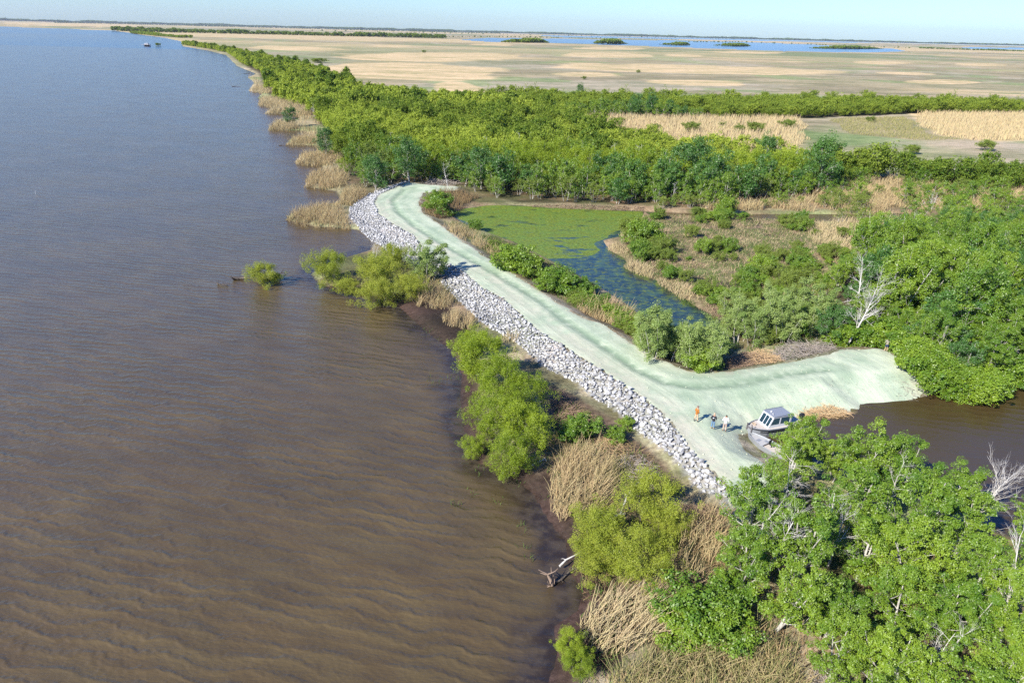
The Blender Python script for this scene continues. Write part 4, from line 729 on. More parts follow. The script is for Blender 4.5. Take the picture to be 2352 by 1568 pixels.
for kk, i in enumerate(ordr):
    s = (1.08 if PR[i][1] < 75 else .95)*rg.choice([.17, .22, .27, .36], p=[.3, .35, .25, .10])*rg.uniform(.85, 1.15); x_, y_ = PR[i]; z_ = ZR[i]+s*.22+lay[i]*.16; q = rg.integers(10); R_ = Matrix.Rotation(rg.uniform(0, 6.28), 4, 'Z') @ Matrix.Rotation(rg.uniform(-.5, .5), 4, 'X')
    if kk < 295:
        ob = link(bpy.data.objects.new('rock', RP[q][0])); ob.matrix_world = Matrix.Translation((x_, y_, z_)) @ R_ @ Matrix.Diagonal((s, s, s, 1)); tag(ob, 'angular pale grey rock on the near end of the levee slope', 'rock', 'rocks of the near levee slope')
    else:
        V = RP[q][1]*s; V = V@np.array(R_.to_3x3()).T+np.array([x_, y_, z_]); Vs.append(V); Qs.append(RP[q][2]+o); vs.append(np.full(len(V), rg.uniform(0, 1))); o += len(V)
tag(mobj('riprap', np_mesh('riprap', np.concatenate(Vs), np.concatenate(Qs), M_ROCK, {'v': np.concatenate(vs)})), 'band of grey riprap rocks running along the river side of the levee', 'rocks', kind='stuff')

# ------------------------------------------------------------------ generic solid builders
def box_bm(bm, c, s, rz=0, rx=0, ry=0, bev=0):
    r_ = bmesh.ops.create_cube(bm, size=1.0, matrix=Matrix.Translation(c) @ Matrix.Rotation(rz, 4, 'Z') @ Matrix.Rotation(ry, 4, 'Y') @ Matrix.Rotation(rx, 4, 'X') @ Matrix.Diagonal((*s, 1)))
    if bev:
        es = list({e for v in r_['verts'] for e in v.link_edges}); bmesh.ops.bevel(bm, geom=es, offset=bev, segments=2, affect='EDGES')
def bm_obj(name, bm, mat, parent=None, smooth=False):
    me = bpy.data.meshes.new(name); bmesh.ops.recalc_face_normals(bm, faces=bm.faces[:]); bm.to_mesh(me); bm.free(); me.materials.append(mat)
    if smooth: me.polygons.foreach_set('use_smooth', np.ones(len(me.polygons), bool))
    return mobj(name, me, parent)
def tubes_obj(name, lst, mat, parent=None, k=8):
    v, q = cat([tube(p, np.full(len(p), r_) if np.isscalar(r_) else r_, k) for p, r_ in lst]); return mobj(name, np_mesh(name, v, q, mat, None, True), parent)
def prism(bm, pts, h0, h1, axis='z'):
    """extrude an outline; axis 'y' takes (x, z) points between y=h0 and y=h1"""
    f = (lambda a, b, t: (a, b, t)) if axis == 'z' else (lambda a, b, t: (a, t, b))
    lo = [bm.verts.new(f(a, b, h0)) for a, b in pts]; hi = [bm.verts.new(f(a, b, h1)) for a, b in pts]; n = len(pts)
    bm.faces.new(lo); bm.faces.new(hi)
    for i in range(n): bm.faces.new([lo[i], lo[(i+1) % n], hi[(i+1) % n], hi[i]])
ALU = simple('brushed_aluminium', (.34, .355, .37), .42, .35, .10, 3); WHITE = simple('white_paint', (.58, .59, .60), .4, 0, .05, 3); DECKM = simple('dusty_deck', (.50, .44, .37), .85, 0, .2, 6); BLACK = simple('black_rubber', (.025, .027, .03), .6, 0, .2, 6)
GLASS = simple('tinted_window_glass', (.03, .07, .09), .06, 0, .3, 1, spec=.8); RUBR = simple('grey_push_rubber', (.13, .12, .12), .8); GREYD = simple('grey_boat_deck', (.40, .39, .37), .75, 0, .08, 5); ROPE = simple('straw_rope', (.42, .30, .18), .9); TEAL = simple('cabin_inside', (.16, .19, .2), .7)
# ---- cabin boat: x forward, z up, origin amidships at the waterline
AX = math.radians(22)
wb = at(1747, 977, .95); bo = empty('cabin_boat', (wb[0]+.2*math.cos(AX), wb[1]+.2*math.sin(AX), 0), AX+math.pi); bo.rotation_euler = (0, -.035, AX+math.pi); tag(bo, 'grey aluminium cabin boat with raked windscreen nosed onto the clay bank', 'boat')
# local stations measured from the windscreen base (x=0) ; bow at +1.55, stern at -4.6
hull = bmesh.new(); st_ = [(-4.6, .98, .95, -.25), (-3, 1.02, .95, -.3), (-1, 1.04, .96, -.32), (.1, .98, .98, -.3), (.8, .74, 1.03, -.22), (1.3, .48, 1.08, -.05), (1.55, .34, 1.10, .25)]; rings = []
for x_, w_, zt, zb in st_: rings.append([hull.verts.new(v) for v in ((x_, -w_, zt), (x_, -w_*.92, zt-.5), (x_, -w_*.78, zb+.22), (x_, 0, zb), (x_, w_*.78, zb+.22), (x_, w_*.92, zt-.5), (x_, w_, zt))])
for a, b in zip(rings[:-1], rings[1:]):
    for i in range(6): hull.faces.new([a[i], a[i+1], b[i+1], b[i]])
hull.faces.new(rings[0]); hull.faces.new(rings[-1]); bm_obj('hull', hull, ALU, bo)
dk = bmesh.new(); prism(dk, [(x_, -w_+.05) for x_, w_, _, _ in st_][::1]+[(x_, w_-.05) for x_, w_, _, _ in st_][::-1], .93, .97); bm_obj('deck', dk, DECKM, bo)
for s in (-1, 1):
    pts = np.array([(x_, s*(w_+.02), zt+.01) for x_, w_, zt, _ in st_]); tubes_obj('gunwale', [(pts, .045)], ALU, bo); tubes_obj('rub_rail', [(np.array([(x_, s*(w_+.012), zt-.13) for x_, w_, zt, _ in st_]), .05)], BLACK, bo)
    bs = bmesh.new(); 
    for (x0, w0, z0, _), (x1, w1, z1, _) in zip(st_[:4], st_[1:5]): bs.faces.new([bs.verts.new(v) for v in ((x0, s*(w0*.935+.012), z0-.42), (x1, s*(w1*.935+.012), z1-.42), (x1, s*(w1*.95+.014), z1-.30), (x0, s*(w0*.95+.014), z0-.30))])
    bmesh.ops.solidify(bs, geom=bs.faces[:], thickness=.008); bm_obj('stripe', bs, BLACK, bo)
    pp = bmesh.new(); box_bm(pp, (1.62, s*.33, .95), (.10, .12, .75), bev=.02); bm_obj('push_post', pp, RUBR, bo)
pb = bmesh.new(); box_bm(pb, (1.60, 0, .92), (.07, .54, .16), bev=.015); bm_obj('push_bar', pb, RUBR, bo)
# cabin: front lower edge x=0, leaning back to x=-.5 at the roof ; rear x=-2.75
cw, zt = .76, 2.14
cb = bmesh.new(); prof = [(0, .97), (-.5, zt), (-2.75, zt), (-2.75, .97)]
th = .05
for s in (-1, 1):
    # side frames with window openings built from bars
    y0, y1 = (cw-th, cw) if s > 0 else (-cw, -cw+th)
    prism(cb, [(0, .97), (-.13, 1.27), (-2.75, 1.27), (-2.75, .97)], y0, y1, 'y'); prism(cb, [(-.44, 2.0), (-.5, zt), (-2.75, zt), (-2.75, 2.0)], y0, y1, 'y')
    prism(cb, [(-.13, 1.272), (-.44, 1.998), (-.56, 1.998), (-.27, 1.272)], y0, y1, 'y'); prism(cb, [(-1.35, 1.272), (-1.35, 1.998), (-1.47, 1.998), (-1.47, 1.272)], y0, y1, 'y'); prism(cb, [(-2.62, 1.272), (-2.62, 1.998), (-2.75, 1.998), (-2.75, 1.272)], y0, y1, 'y')
def fr(y0, y1, z0, z1, off=0.0, t_=.05):
    xa = lambda z_: -(z_-.97)/(zt-.97)*.5+off
    vs_ = [cb.verts.new(v) for v in ((xa(z0), y0, z0), (xa(z0), y1, z0), (xa(z1), y1, z1), (xa(z1), y0, z1), (xa(z0)-t_, y0, z0), (xa(z0)-t_, y1, z0), (xa(z1)-t_, y1, z1), (xa(z1)-t_, y0, z1))]
    for q in ((0, 1, 2, 3), (4, 5, 6, 7), (0, 1, 5, 4), (1, 2, 6, 5), (2, 3, 7, 6), (3, 0, 4, 7)): cb.faces.new([vs_[i] for i in q])
fr(-.705, .705, .972, 1.12); fr(-.705, .705, 2.0, zt-.002)
for ya, yb in ((-.705, -.65), (-.21, -.15), (.24, .30), (.65, .705)): fr(ya, yb, 1.122, 1.998)
box_bm(cb, (-2.72, 0, 1.56), (.05, 1.40, 1.16)); bm_obj('cabin', cb, WHITE, bo)
gl = bmesh.new()
def pane(bm_, y0, y1):
    xa = lambda z_: -(z_-.97)/(zt-.97)*.5-.03; bm_.faces.new([bm_.verts.new(v) for v in ((xa(1.12), y0, 1.12), (xa(1.12), y1, 1.12), (xa(2.0), y1, 2.0), (xa(2.0), y0, 2.0))])
for ya, yb in ((-.65, -.21), (-.15, .24), (.30, .65)):
    g_ = bmesh.new(); pane(g_, ya, yb); bmesh.ops.solidify(g_, geom=g_.faces[:], thickness=.01); bm_obj('window', g_, GLASS, bo)
gl.free()
for s in (-1, 1):
    for pr in ([(-.27, 1.27), (-.56, 2.0), (-1.35, 2.0), (-1.35, 1.27)], [(-1.47, 1.27), (-1.47, 2.0), (-2.62, 2.0), (-2.62, 1.27)]):
        g_ = bmesh.new(); prism(g_, pr, s*(cw-.03)-.005, s*(cw-.03)+.005, 'y'); bm_obj('window', g_, GLASS, bo)
rf = bmesh.new(); box_bm(rf, (-1.62, 0, zt+.03), (2.38, 1.62, .05), bev=.02); rfo = bm_obj('roof', rf, ALU, bo)
tubes_obj('roof_rail', [(np.array([(-.55, s*.66, zt+.05), (-.62, s*.74, zt+.12), (-2.85, s*.74, zt+.12), (-2.85, s*.74, zt+.04)]), .018) for s in (-1, 1)]+[(np.array([(x_, s*.74, zt+.04), (x_, s*.74, zt+.12)]), .013) for x_ in (-1.1, -1.7, -2.3) for s in (-1, 1)], ALU, rfo)
ln = bmesh.new(); box_bm(ln, (-.95, -.18, zt+.12), (.16, .14, .14), bev=.02); bm_obj('search_light', ln, WHITE, rfo)
tubes_obj('antenna', [(np.array([(-.75, .25, zt+.05), (-.74, .25, zt+.2), (-.74, .25, zt+.26)]), .022), (np.array([(-.78, .34, zt+.05), (-.7, .36, zt+.18)]), .03), (np.array([(-2.7, .55, zt+.05), (-2.9, .55, zt+.9)]), .01)], WHITE, rfo)
tubes_obj('mooring_rope', [(np.array([(.75+.16*math.cos(a*.9)*(1+.1*a % .3), -.35+.22*math.sin(a*.9), .985+.004*a) for a in range(22)]), .014)], ROPE, bo)
tubes_obj('cleat', [(np.array([(1.1, .2, .98), (1.1, .2, 1.05), (1.0, .2, 1.06)]), .02), (np.array([(1.2, -.2, .98), (1.2, -.2, 1.05), (1.1, -.2, 1.06)]), .02)], BLACK, bo)
st2 = bmesh.new(); box_bm(st2, (-1.0, .3, 1.35), (.45, .45, .5), bev=.05); box_bm(st2, (-.55, .3, 1.25), (.2, .5, .5), bev=.03); bm_obj('helm_seat', st2, BLACK, bo)
ou = bmesh.new(); box_bm(ou, (-4.95, 0, 1.25), (.55, .42, .55), bev=.1); box_bm(ou, (-4.9, 0, .55), (.22, .2, 1.1), bev=.04); bm_obj('outboard_motor', ou, BLACK, bo)
# ---- flat open boat
JX = math.radians(-57); jb0 = at(1722, 996, .55); jb = empty('open_boat', (jb0[0]+2.45*math.cos(JX)+.1, jb0[1]+2.45*math.sin(JX), 0), JX+math.pi); tag(jb, 'flat grey aluminium open boat moored in front of the cabin boat', 'boat')
hj = bmesh.new(); sj = [(-2.9, .82, .52, -.12), (-1, .86, .52, -.14), (.8, .82, .54, -.12), (1.7, .60, .57, -.02), (2.3, .36, .6, .12), (2.6, .2, .62, .3)]; ro, ri = [], []
for x_, w_, zt_, zb in sj:
    ro.append([hj.verts.new(v) for v in ((x_, -w_, zt_), (x_, -w_*.85, zb), (x_, w_*.85, zb), (x_, w_, zt_))]); ri.append([hj.verts.new(v) for v in ((x_, -w_+.07, zt_), (x_, -w_*.85+.05, max(zb+.06, .26)), (x_, w_*.85-.05, max(zb+.06, .26)), (x_, w_-.07, zt_))])
for a, b in zip(ro[:-1], ro[1:]):
    for i in range(3): hj.faces.new([a[i], a[i+1], b[i+1], b[i]])
for a, b in zip(ri[:-1], ri[1:]):
    for i in range(3): hj.faces.new([a[i], a[i+1], b[i+1], b[i]])
for a, b, c_, d in zip(ro[:-1], ri[:-1], ri[1:], ro[1:]): hj.faces.new([a[0], b[0], c_[0], d[0]]); hj.faces.new([a[3], b[3], c_[3], d[3]])
for q in (0, -1):
    for i in range(3): hj.faces.new([ro[q][i], ro[q][i+1], ri[q][i+1], ri[q][i]])
bm_obj('hull', hj, ALU, jb); dj = bmesh.new(); prism(dj, [(.55, -.72), (.8, -.72), (1.7, -.5), (2.3, -.27), (2.3, .27), (1.7, .5), (.8, .72), (.55, .72)], .40, .46); bm_obj('front_deck', dj, GREYD, jb)
dj = bmesh.new(); prism(dj, [(-2.7, -.68), (.54, -.70), (.54, .70), (-2.7, .68)], .27, .30); bm_obj('floor', dj, DECKM, jb)
for s in (-1, 1): tubes_obj('gunwale', [(np.array([(x_, s*(w_-.03), zt_+.01) for x_, w_, zt_, _ in sj]), .035)], ALU, jb)
bj = bmesh.new(); box_bm(bj, (-1.6, 0, .42), (.5, 1.3, .24), bev=.02); bm_obj('bench', bj, GREYD, jb)
se = bmesh.new(); box_bm(se, (.05, -.12, .62), (.42, .42, .10), bev=.03); box_bm(se, (.26, -.12, .82), (.09, .42, .42), ry=-.15, bev=.03); box_bm(se, (.05, -.12, .42), (.08, .08, .3)); bm_obj('seat', se, BLACK, jb)
ho = bmesh.new(); box_bm(ho, (1.35, .12, .468), (.35, .5, .012)); box_bm(ho, (.8, -.35, .468), (.4, .35, .012)); bm_obj('hatch', ho, ALU, jb)
oj = bmesh.new(); box_bm(oj, (-3.1, 0, .8), (.45, .3, .4), bev=.08); box_bm(oj, (-3.05, 0, .3), (.16, .14, .8)); bm_obj('outboard_motor', oj, BLACK, jb)

# ------------------------------------------------------------------ people
SKIN = simple('skin', (.42, .24, .16), .6, 0, .05); HAIR = simple('dark_hair', (.035, .022, .015), .8)
def skin_mesh(name, chains, mat, parent, sub=2):
    """chains: lists of (x, y, z, r); points at the same place are shared"""
    verts, rad, edges, key = [], [], [], {}
    for ch in chains:
        prev = None
        for x_, y_, z_, r_ in ch:
            kx = (round(x_, 4), round(y_, 4), round(z_, 4))
            if kx not in key: key[kx] = len(verts); verts.append((x_, y_, z_)); rad.append(r_)
            if prev is not None and prev != key[kx]: edges.append((prev, key[kx]))
            prev = key[kx]
    me = bpy.data.meshes.new(name); me.from_pydata(verts, edges, []); ob = bpy.data.objects.new(name, me); scene.collection.objects.link(ob)
    md = ob.modifiers.new('skin', 'SKIN'); md.use_smooth_shade = True; lay_ = me.skin_vertices[0].data
    for i, r_ in enumerate(rad): lay_[i].radius = (r_, r_) if np.isscalar(r_) else r_; lay_[i].use_root = (i == 0)
    ob.modifiers.new('sub', 'SUBSURF').levels = sub
    m2 = bpy.data.meshes.new_from_object(ob.evaluated_get(bpy.context.evaluated_depsgraph_get())); bpy.data.objects.remove(ob); m2.materials.clear(); m2.materials.append(mat); m2.name = name
    return mobj(name, m2, parent)
def hand(w_, d, out, s):
    """fingers of a relaxed, slightly curled hand: w_ wrist, d pointing direction, out towards the thumb"""
    w_, d, out = np.array(w_), np.array(d, float), np.array(out, float); d /= np.linalg.norm(d); out = out-out@d*d; out /= np.linalg.norm(out); n_ = np.cross(d, out)*s; ch = []; palm = w_+d*.055
    kn = w_+d*.09; ch.append([(*w_, .024), (*palm, (.036)), (*kn, .034)])
    for i, (o_, L) in enumerate(((.03, .07), (.01, .08), (-.01, .075), (-.03, .058))):
        b = kn+out*o_; p1 = b+d*L*.5+n_*.012; p2 = b+d*L*.85+n_*.035; ch.append([(*kn, .034), (*b, .011), (*p1, .0095), (*p2, .008)])
    t1 = w_+d*.03+out*.035; ch.append([(*palm, .036), (*t1, .013), (*(t1+d*.035+out*.02+n_*.01), .010), (*(t1+d*.06+out*.022+n_*.02), .009)]); return ch
def person(label, x_, y_, rz, arms, coat, legs, shoe, cap=None, hair=None, lift=0, stride=.0, hgt=1.78, longcoat=0, boots=.3, shorts=None, sleeve=True, lean=0.0, z_=None):
    k = hgt/1.78; e = empty('person', (x_, y_, zat(x_, y_)+.035 if z_ is None else z_), rz); e.scale = (k, k, k); tag(e, label, 'person')
    hy = lean
    neck = (0, hy*.8, 1.50, .058); head0 = (0, .01+hy, 1.585, .070); head1 = (0, .015+hy, 1.67, .090); head2 = (0, .01+hy, 1.735, .068)
    body = [[(0, 0, .96, .12), (0, hy*.3, 1.15, .115), (0, hy*.6, 1.33, .13), (0, hy*.7, 1.43, .10), neck, head0, head1, head2], [head0, (0, .075+hy, 1.605, .035)], [head1, (0, .10+hy, 1.665, .016), (0, .118+hy, 1.650, .011)], [head1, (.088, .005+hy, 1.66, .014)], [head1, (-.088, .005+hy, 1.66, .014)]]
    for s, (el, wr) in zip((1, -1), arms):
        sh = (s*.17, hy*.7, 1.42, .055); body.append([(0, hy*.7, 1.43, .10), sh, (*el, .040), (*wr, .026)]); d = np.array(wr)-np.array(el); hc = hand(wr, d, (0, 1, .2), -s); hc[0][0] = (*wr, .026); body += hc
    ft = []
    for s, st_y in ((1, stride), (-1, -stride)):
        hip = (s*.09, 0, .90, .085); kn_ = (s*.11, .02+st_y*.5, .50, .058); an_ = (s*.12, -.02+st_y, .09, .038); body.append([(0, 0, .96, .12), hip, kn_, an_, (s*.14, .10+st_y, .035, .03)]); ft.append((hip, kn_, an_))
    skin_mesh('body', body, SKIN, e)
    jk = [[(0, 0, .84-longcoat, .165+longcoat*.25), (0, hy*.2, 1.0, .155), (0, hy*.5, 1.2, .15), (0, hy*.7, 1.38, .165), (0, hy*.7, 1.47, .085)]]
    for s, (el, wr) in zip((1, -1), arms):
        el, wr = np.array(el), np.array(wr); en = wr if sleeve else (el*.9+np.array([s*.17, 0, 1.42])*.1); ch = [(0, hy*.7, 1.38, .165), (s*.175, hy*.7, 1.41, .078)]; ch += [(*el, .062), (*(el*.15+wr*.85), .048)] if sleeve else [(*en, .06)]; jk.append(ch)
    skin_mesh('jacket', jk, coat, e)
    tr_ = [[(0, 0, 1.0, .135), (0, 0, .93, .14)]]
    for hip, kn_, an_ in ft: tr_.append([(0, 0, .93, .14), (*hip[:3], .10), (*kn_[:3], .078), (an_[0], an_[1], .50 if shorts else .15, .066 if not shorts else .075)])
    skin_mesh('trousers', tr_, legs, e)
    for s, (hip, kn_, an_) in zip((1, -1), ft): skin_mesh('boot', [[(an_[0], an_[1], .10+boots, .06), (an_[0], an_[1], .10, .055), (an_[0]+s*.01, an_[1]+.02, .045, .052), (an_[0]+s*.03, an_[1]+.15, .04, .045), (an_[0]+s*.035, an_[1]+.2, .035, .03)]], shoe, e, 1)
    for s in (1, -1):
        eb = bmesh.new(); bmesh.ops.create_uvsphere(eb, u_segments=8, v_segments=6, radius=.012, matrix=Matrix.Translation((s*.032, .088+hy, 1.675))); bm_obj('eye', eb, BLACK, e)
    if hair: skin_mesh('hair', [[(0, -.015+hy, 1.62, .072), (0, -.022+hy, 1.69, .094), (0, -.005+hy, 1.755, .070)]], hair, e, 1)
    if cap:
        cp = bmesh.new(); bmesh.ops.create_uvsphere(cp, u_segments=16, v_segments=10, radius=.105, matrix=Matrix.Translation((0, .0+hy, 1.70)) @ Matrix.Diagonal((1, 1.1, .95, 1))); bmesh.ops.delete(cp, geom=[v for v in cp.verts if v.co.z < 1.70], context='VERTS'); bmesh.ops.solidify(cp, geom=cp.faces[:], thickness=.006)
        n0 = [cp.verts.new(v) for v in ((-.075, .09+hy, 1.705), (.075, .09+hy, 1.705), (.055, .185+hy, 1.69), (-.055, .185+hy, 1.69))]; f0 = cp.faces.new(n0); bmesh.ops.solidify(cp, geom=[f0], thickness=.008); bm_obj('cap', cp, cap, e)
    return e
ORANGE = simple('orange_brown_canvas', (.36, .135, .025), .85, 0, .1); KHAKI = simple('khaki_cloth', (.52, .37, .24), .85, 0, .1); DKBOOT = simple('dark_rubber_boot', (.06, .065, .06), .6); CAPB = simple('brown_cap', (.20, .13, .10), .8, 0, .3, 20); NAVYB = simple('black_navy_jacket', (.018, .02, .028), .8); DENIM = simple('blue_denim', (.12, .21, .33), .85, 0, .2); TANB = simple('tan_boot', (.45, .29, .13), .8)
WSH = simple('white_shirt', (.80, .82, .86), .8, 0, .03); GKH = simple('greyish_khaki', (.42, .33, .27), .85, 0, .1); BRB = simple('brown_shoe', (.13, .08, .05), .7); OLV = simple('olive_grey_shirt', (.27, .25, .19), .85); NAVY = simple('navy_trousers', (.02, .035, .11), .85); CAPG = simple('grey_cap', (.40, .40, .36), .8)
def gp(u, v, z_=1.5):
    for _ in range(4): p_ = at(u, v, z_); z_ = zat(p_[0], p_[1])+.03
    return p_
F_ = ((.28, -.06, 1.14), (.20, .14, 1.0)); G_ = ((-.28, -.06, 1.14), (-.20, .14, 1.0)); D_ = ((.25, -.04, 1.14), (.24, .05, .90)); E_ = ((-.25, -.04, 1.14), (-.24, .05, .90))
p_ = gp(1598, 968); person('person in an orange-brown jacket, khaki trousers and dark boots', p_[0], p_[1], -1.15, (((.27, -.03, 1.16), (.13, .17, 1.02)), ((-.27, -.03, 1.16), (-.13, .17, 1.02))), ORANGE, KHAKI, DKBOOT, cap=CAPB, stride=.10, hgt=1.76, longcoat=.03)
p_ = gp(1636, 984); pb_ = person('person in a black jacket with a white back emblem, blue jeans and tan boots', p_[0], p_[1], -.55, (((.26, -.03, 1.16), (.20, .17, 1.03)), ((-.28, -.05, 1.14), (-.18, .12, .98))), NAVYB, DENIM, TANB, cap=KHAKI, hgt=1.72, boots=.12)
bd = bmesh.new(); bmesh.ops.create_cone(bd, cap_ends=True, segments=14, radius1=.045, radius2=.045, depth=.03, matrix=Matrix.Translation((0, -.158, 1.30)) @ Matrix.Rotation(math.pi/2, 4, 'X')); bm_obj('emblem', bd, WSH, pb_); POLE_A = (p_[0], p_[1])
p_ = gp(1663, 990); person('bare-headed person in a white long-sleeved shirt and khaki trousers, nearest to the boats', p_[0], p_[1], -.45, (((.27, -.03, 1.16), (.25, .17, 1.0)), ((-.26, -.05, 1.14), (-.2, .16, 1.03))), WSH, GKH, BRB, hair=HAIR, hgt=1.84, boots=.02)
a3 = Vector((POLE_A[0]+.10, POLE_A[1]+.12, 2.56)); b3 = Vector((p_[0]+.02, p_[1]+.22, 2.50)); tubes_obj('measuring_stick', [(np.array([a3, (a3+b3)/2, b3]), .014)], simple('yellow_stick', (.66, .55, .3), .7)); tag(bpy.context.scene.objects['measuring_stick'], 'thin yellow stick held between the black jacket and the white shirt', 'stick')
p_ = gp(2034, 806, 1.); person('person in olive shirt and navy shorts at the far corner of the clay pad', p_[0], p_[1], -.25, (((.25, .02, 1.14), (.17, .2, 1.08)), ((-.26, 0, 1.14), (-.16, .18, 1.0))), OLV, NAVY, KHAKI, cap=CAPG, hgt=1.78, boots=.22, shorts=True)
snag('twin pale cut stems standing right beside the man in the olive shirt', 2060, 800, 2.2, .7, (.35, .1, 1), 91, dense=3, stems=2)

# ------------------------------------------------------------------ brush heaps and driftwood
def heap(name, label, catg, outline, n, L, r_, hgt, mat, seed, cz=.0, group=None, zb=0.0, tilt=.35, k=4):
    rg = np.random.default_rng(seed); poly = W(outline, .9); P = scatter(poly, n, rg); e = sdf(P, poly); mx = max(e.max(), .5); Z = zs(P); T = []
    for (x_, y_), e_, z_ in zip(P, e, Z):
        a = rg.uniform(0, 6.28); t_ = rg.normal()*tilt; l = L*rg.uniform(.4, 1.1); zz = z_+zb+hgt*min(1, e_/mx*1.3)*rg.uniform(.05, 1); d = np.array([math.cos(a)*math.cos(t_), math.sin(a)*math.cos(t_), math.sin(t_)]); pts = bend(rg, np.array([x_, y_, zz])-d*l/2, d, l, 4, .12, 0); q = r_*rg.uniform(.5, 1.4); T.append(tube(pts, [q, q*.8, q*.6, q*.35], k))
    v, qd = cat(T); return tag(mobj(name, np_mesh(name, v, qd, mat, None, True)), label, catg, group)
M_STK = simple('dry_stalk', (.55, .38, .20), .9, 0, .3, 1.5); M_BRN = simple('brown_twigs', (.28, .19, .125), .9, 0, .35, 1.2); M_GRY = simple('grey_twigs', (.34, .29, .24), .9, 0, .3, 1.2)
heap('brush_heap', 'low heap of brown roots and twigs dumped along the back edge of the clay pad', 'brush heap', [(1655, 852), (1660, 822), (1700, 806), (1760, 815), (1780, 838), (1720, 850)], 800, 1.4, .022, 1.3, M_BRN, 1)
heap('brush_heap', 'golden heap of dry reed stalks on the back edge of the clay pad', 'brush heap', [(1690, 830), (1715, 806), (1745, 804), (1800, 830), (1790, 842), (1730, 845)], 620, 1.6, .02, 1.6, M_STK, 2, tilt=.25)
heap('brush_heap', 'grey heap of dead branches between the golden reed heap and the leaning dead tree', 'brush heap', [(1765, 815), (1790, 790), (1850, 785), (1910, 792), (1925, 802), (1860, 826), (1790, 840)], 800, 1.8, .022, 1.6, M_GRY, 3)
heap('brush_heap', 'flattened reed litter along the canal edge beside the cabin boat', 'brush heap', [(1825, 952), (1850, 932), (1900, 922), (1962, 930), (1966, 944), (1905, 947)], 600, 1.7, .018, .3, M_STK, 4, tilt=.14, zb=.12)
heap('brush_heap', 'brown reed roots and earth at the foot of the rocks below the big willows', 'brush heap', [(1260, 905), (1290, 890), (1350, 940), (1400, 985), (1350, 985), (1290, 970)], 800, 1.0, .024, .6, M_BRN, 5)
heap('brush_heap', 'heap of dry reed stems beside the rocks above the grey roots', 'brush heap', [(1365, 1020), (1385, 995), (1425, 1000), (1450, 1030), (1420, 1050), (1380, 1050)], 380, 1.2, .016, .6, M_STK, 6)
heap('brush_heap', 'tangle of grey roots and branches below the rock slope', 'brush heap', [(1390, 1060), (1440, 1030), (1490, 1050), (1520, 1085), (1490, 1120), (1420, 1100)], 420, 1.3, .022, .7, M_GRY, 7)
heap('brush_heap', 'dark dry brush at the very end of the rock slope', 'brush heap', [(1535, 1170), (1560, 1140), (1620, 1160), (1670, 1190), (1660, 1225), (1600, 1220)], 520, 1.2, .02, .9, M_BRN, 8)
heap('brush_heap', 'brush and bleached roots behind the top end of the road', 'brush heap', [(960, 424), (985, 412), (1040, 412), (1065, 424), (1010, 430)], 300, 3, .04, 1.5, M_GRY, 9)
heap('brush_heap', 'whitened twigs littering the canal corner of the clay pad', 'brush heap', [(2060, 905), (2060, 875), (2110, 862), (2132, 890), (2095, 908)], 150, .9, .014, .15, M_GRY, 10, tilt=.15)
heap('brush_heap', 'bleached fan of dead twigs at the bottom edge under the grove', 'brush heap', [(1870, 1568), (1865, 1530), (1910, 1530), (1935, 1568)], 160, 1.4, .016, .6, M_GRY, 12)
def drift(label, pts, rad, twigs, seed, mat=None, name='driftwood'):
    rg = np.random.default_rng(seed); P = np.array([np.append(at(u, v, z_)[:2], z_) for u, v, z_ in pts]); T = [tube(P, np.linspace(rad, rad*.5, len(P)), 7)]
    for i in range(twigs): q = P[rg.integers(0, len(P))]; T.append(tube(bend(rg, q, rg.normal(size=3)*np.array([1, 1, .3])+np.array([0, 0, .6]), rad*rg.uniform(3, 6), 4, .25, 0), np.linspace(rad*.35, rad*.1, 4), 5))
    v, q = cat(T); return tag(mobj(name, np_mesh(name, v, q, mat or M_WET, None, True)), label, 'driftwood')
drift('long dark log lying in the river under the round yellow willow', [(535, 640, .25), (548, 640, .1), (565, 638, .3), (595, 643, .2), (625, 640, .1), (645, 632, .05)], .22, 14, 1)
drift('small cluster of dark branch stubs left of the river log', [(500, 652, .1), (510, 654, .15), (523, 655, .1)], .12, 12, 2)
drift('upturned stump with roots standing in the shallows near the bottom', [(1268, 1344, .1), (1264, 1330, .5), (1258, 1318, 1.0)], .17, 9, 3, simple('brown_stump', (.24, .17, .12), .9))
drift('dark sunken log between the stump and the yellow willow', [(1272, 1340, .05), (1290, 1330, .12), (1308, 1312, .15), (1318, 1305, .3)], .09, 7, 4)
drift('pale crooked branch leaning out of the big willow clump over the mud', [(1210, 1075, .15), (1222, 1068, .4), (1240, 1060, .5), (1252, 1052, .7)], .09, 7, 5, M_DEAD)
drift('long bleached branch between the rock roots and the yellow willows', [(1400, 1190, .7), (1425, 1180, 1.0), (1440, 1140, 1.2), (1462, 1110, 1.2)], .10, 5, 6, M_DEAD)
drift('bleached trunk fragment lying out of the yellow willow over the mud', [(1285, 1300, .4), (1300, 1285, .7), (1330, 1270, .9)], .09, 4, 7, M_DEAD)
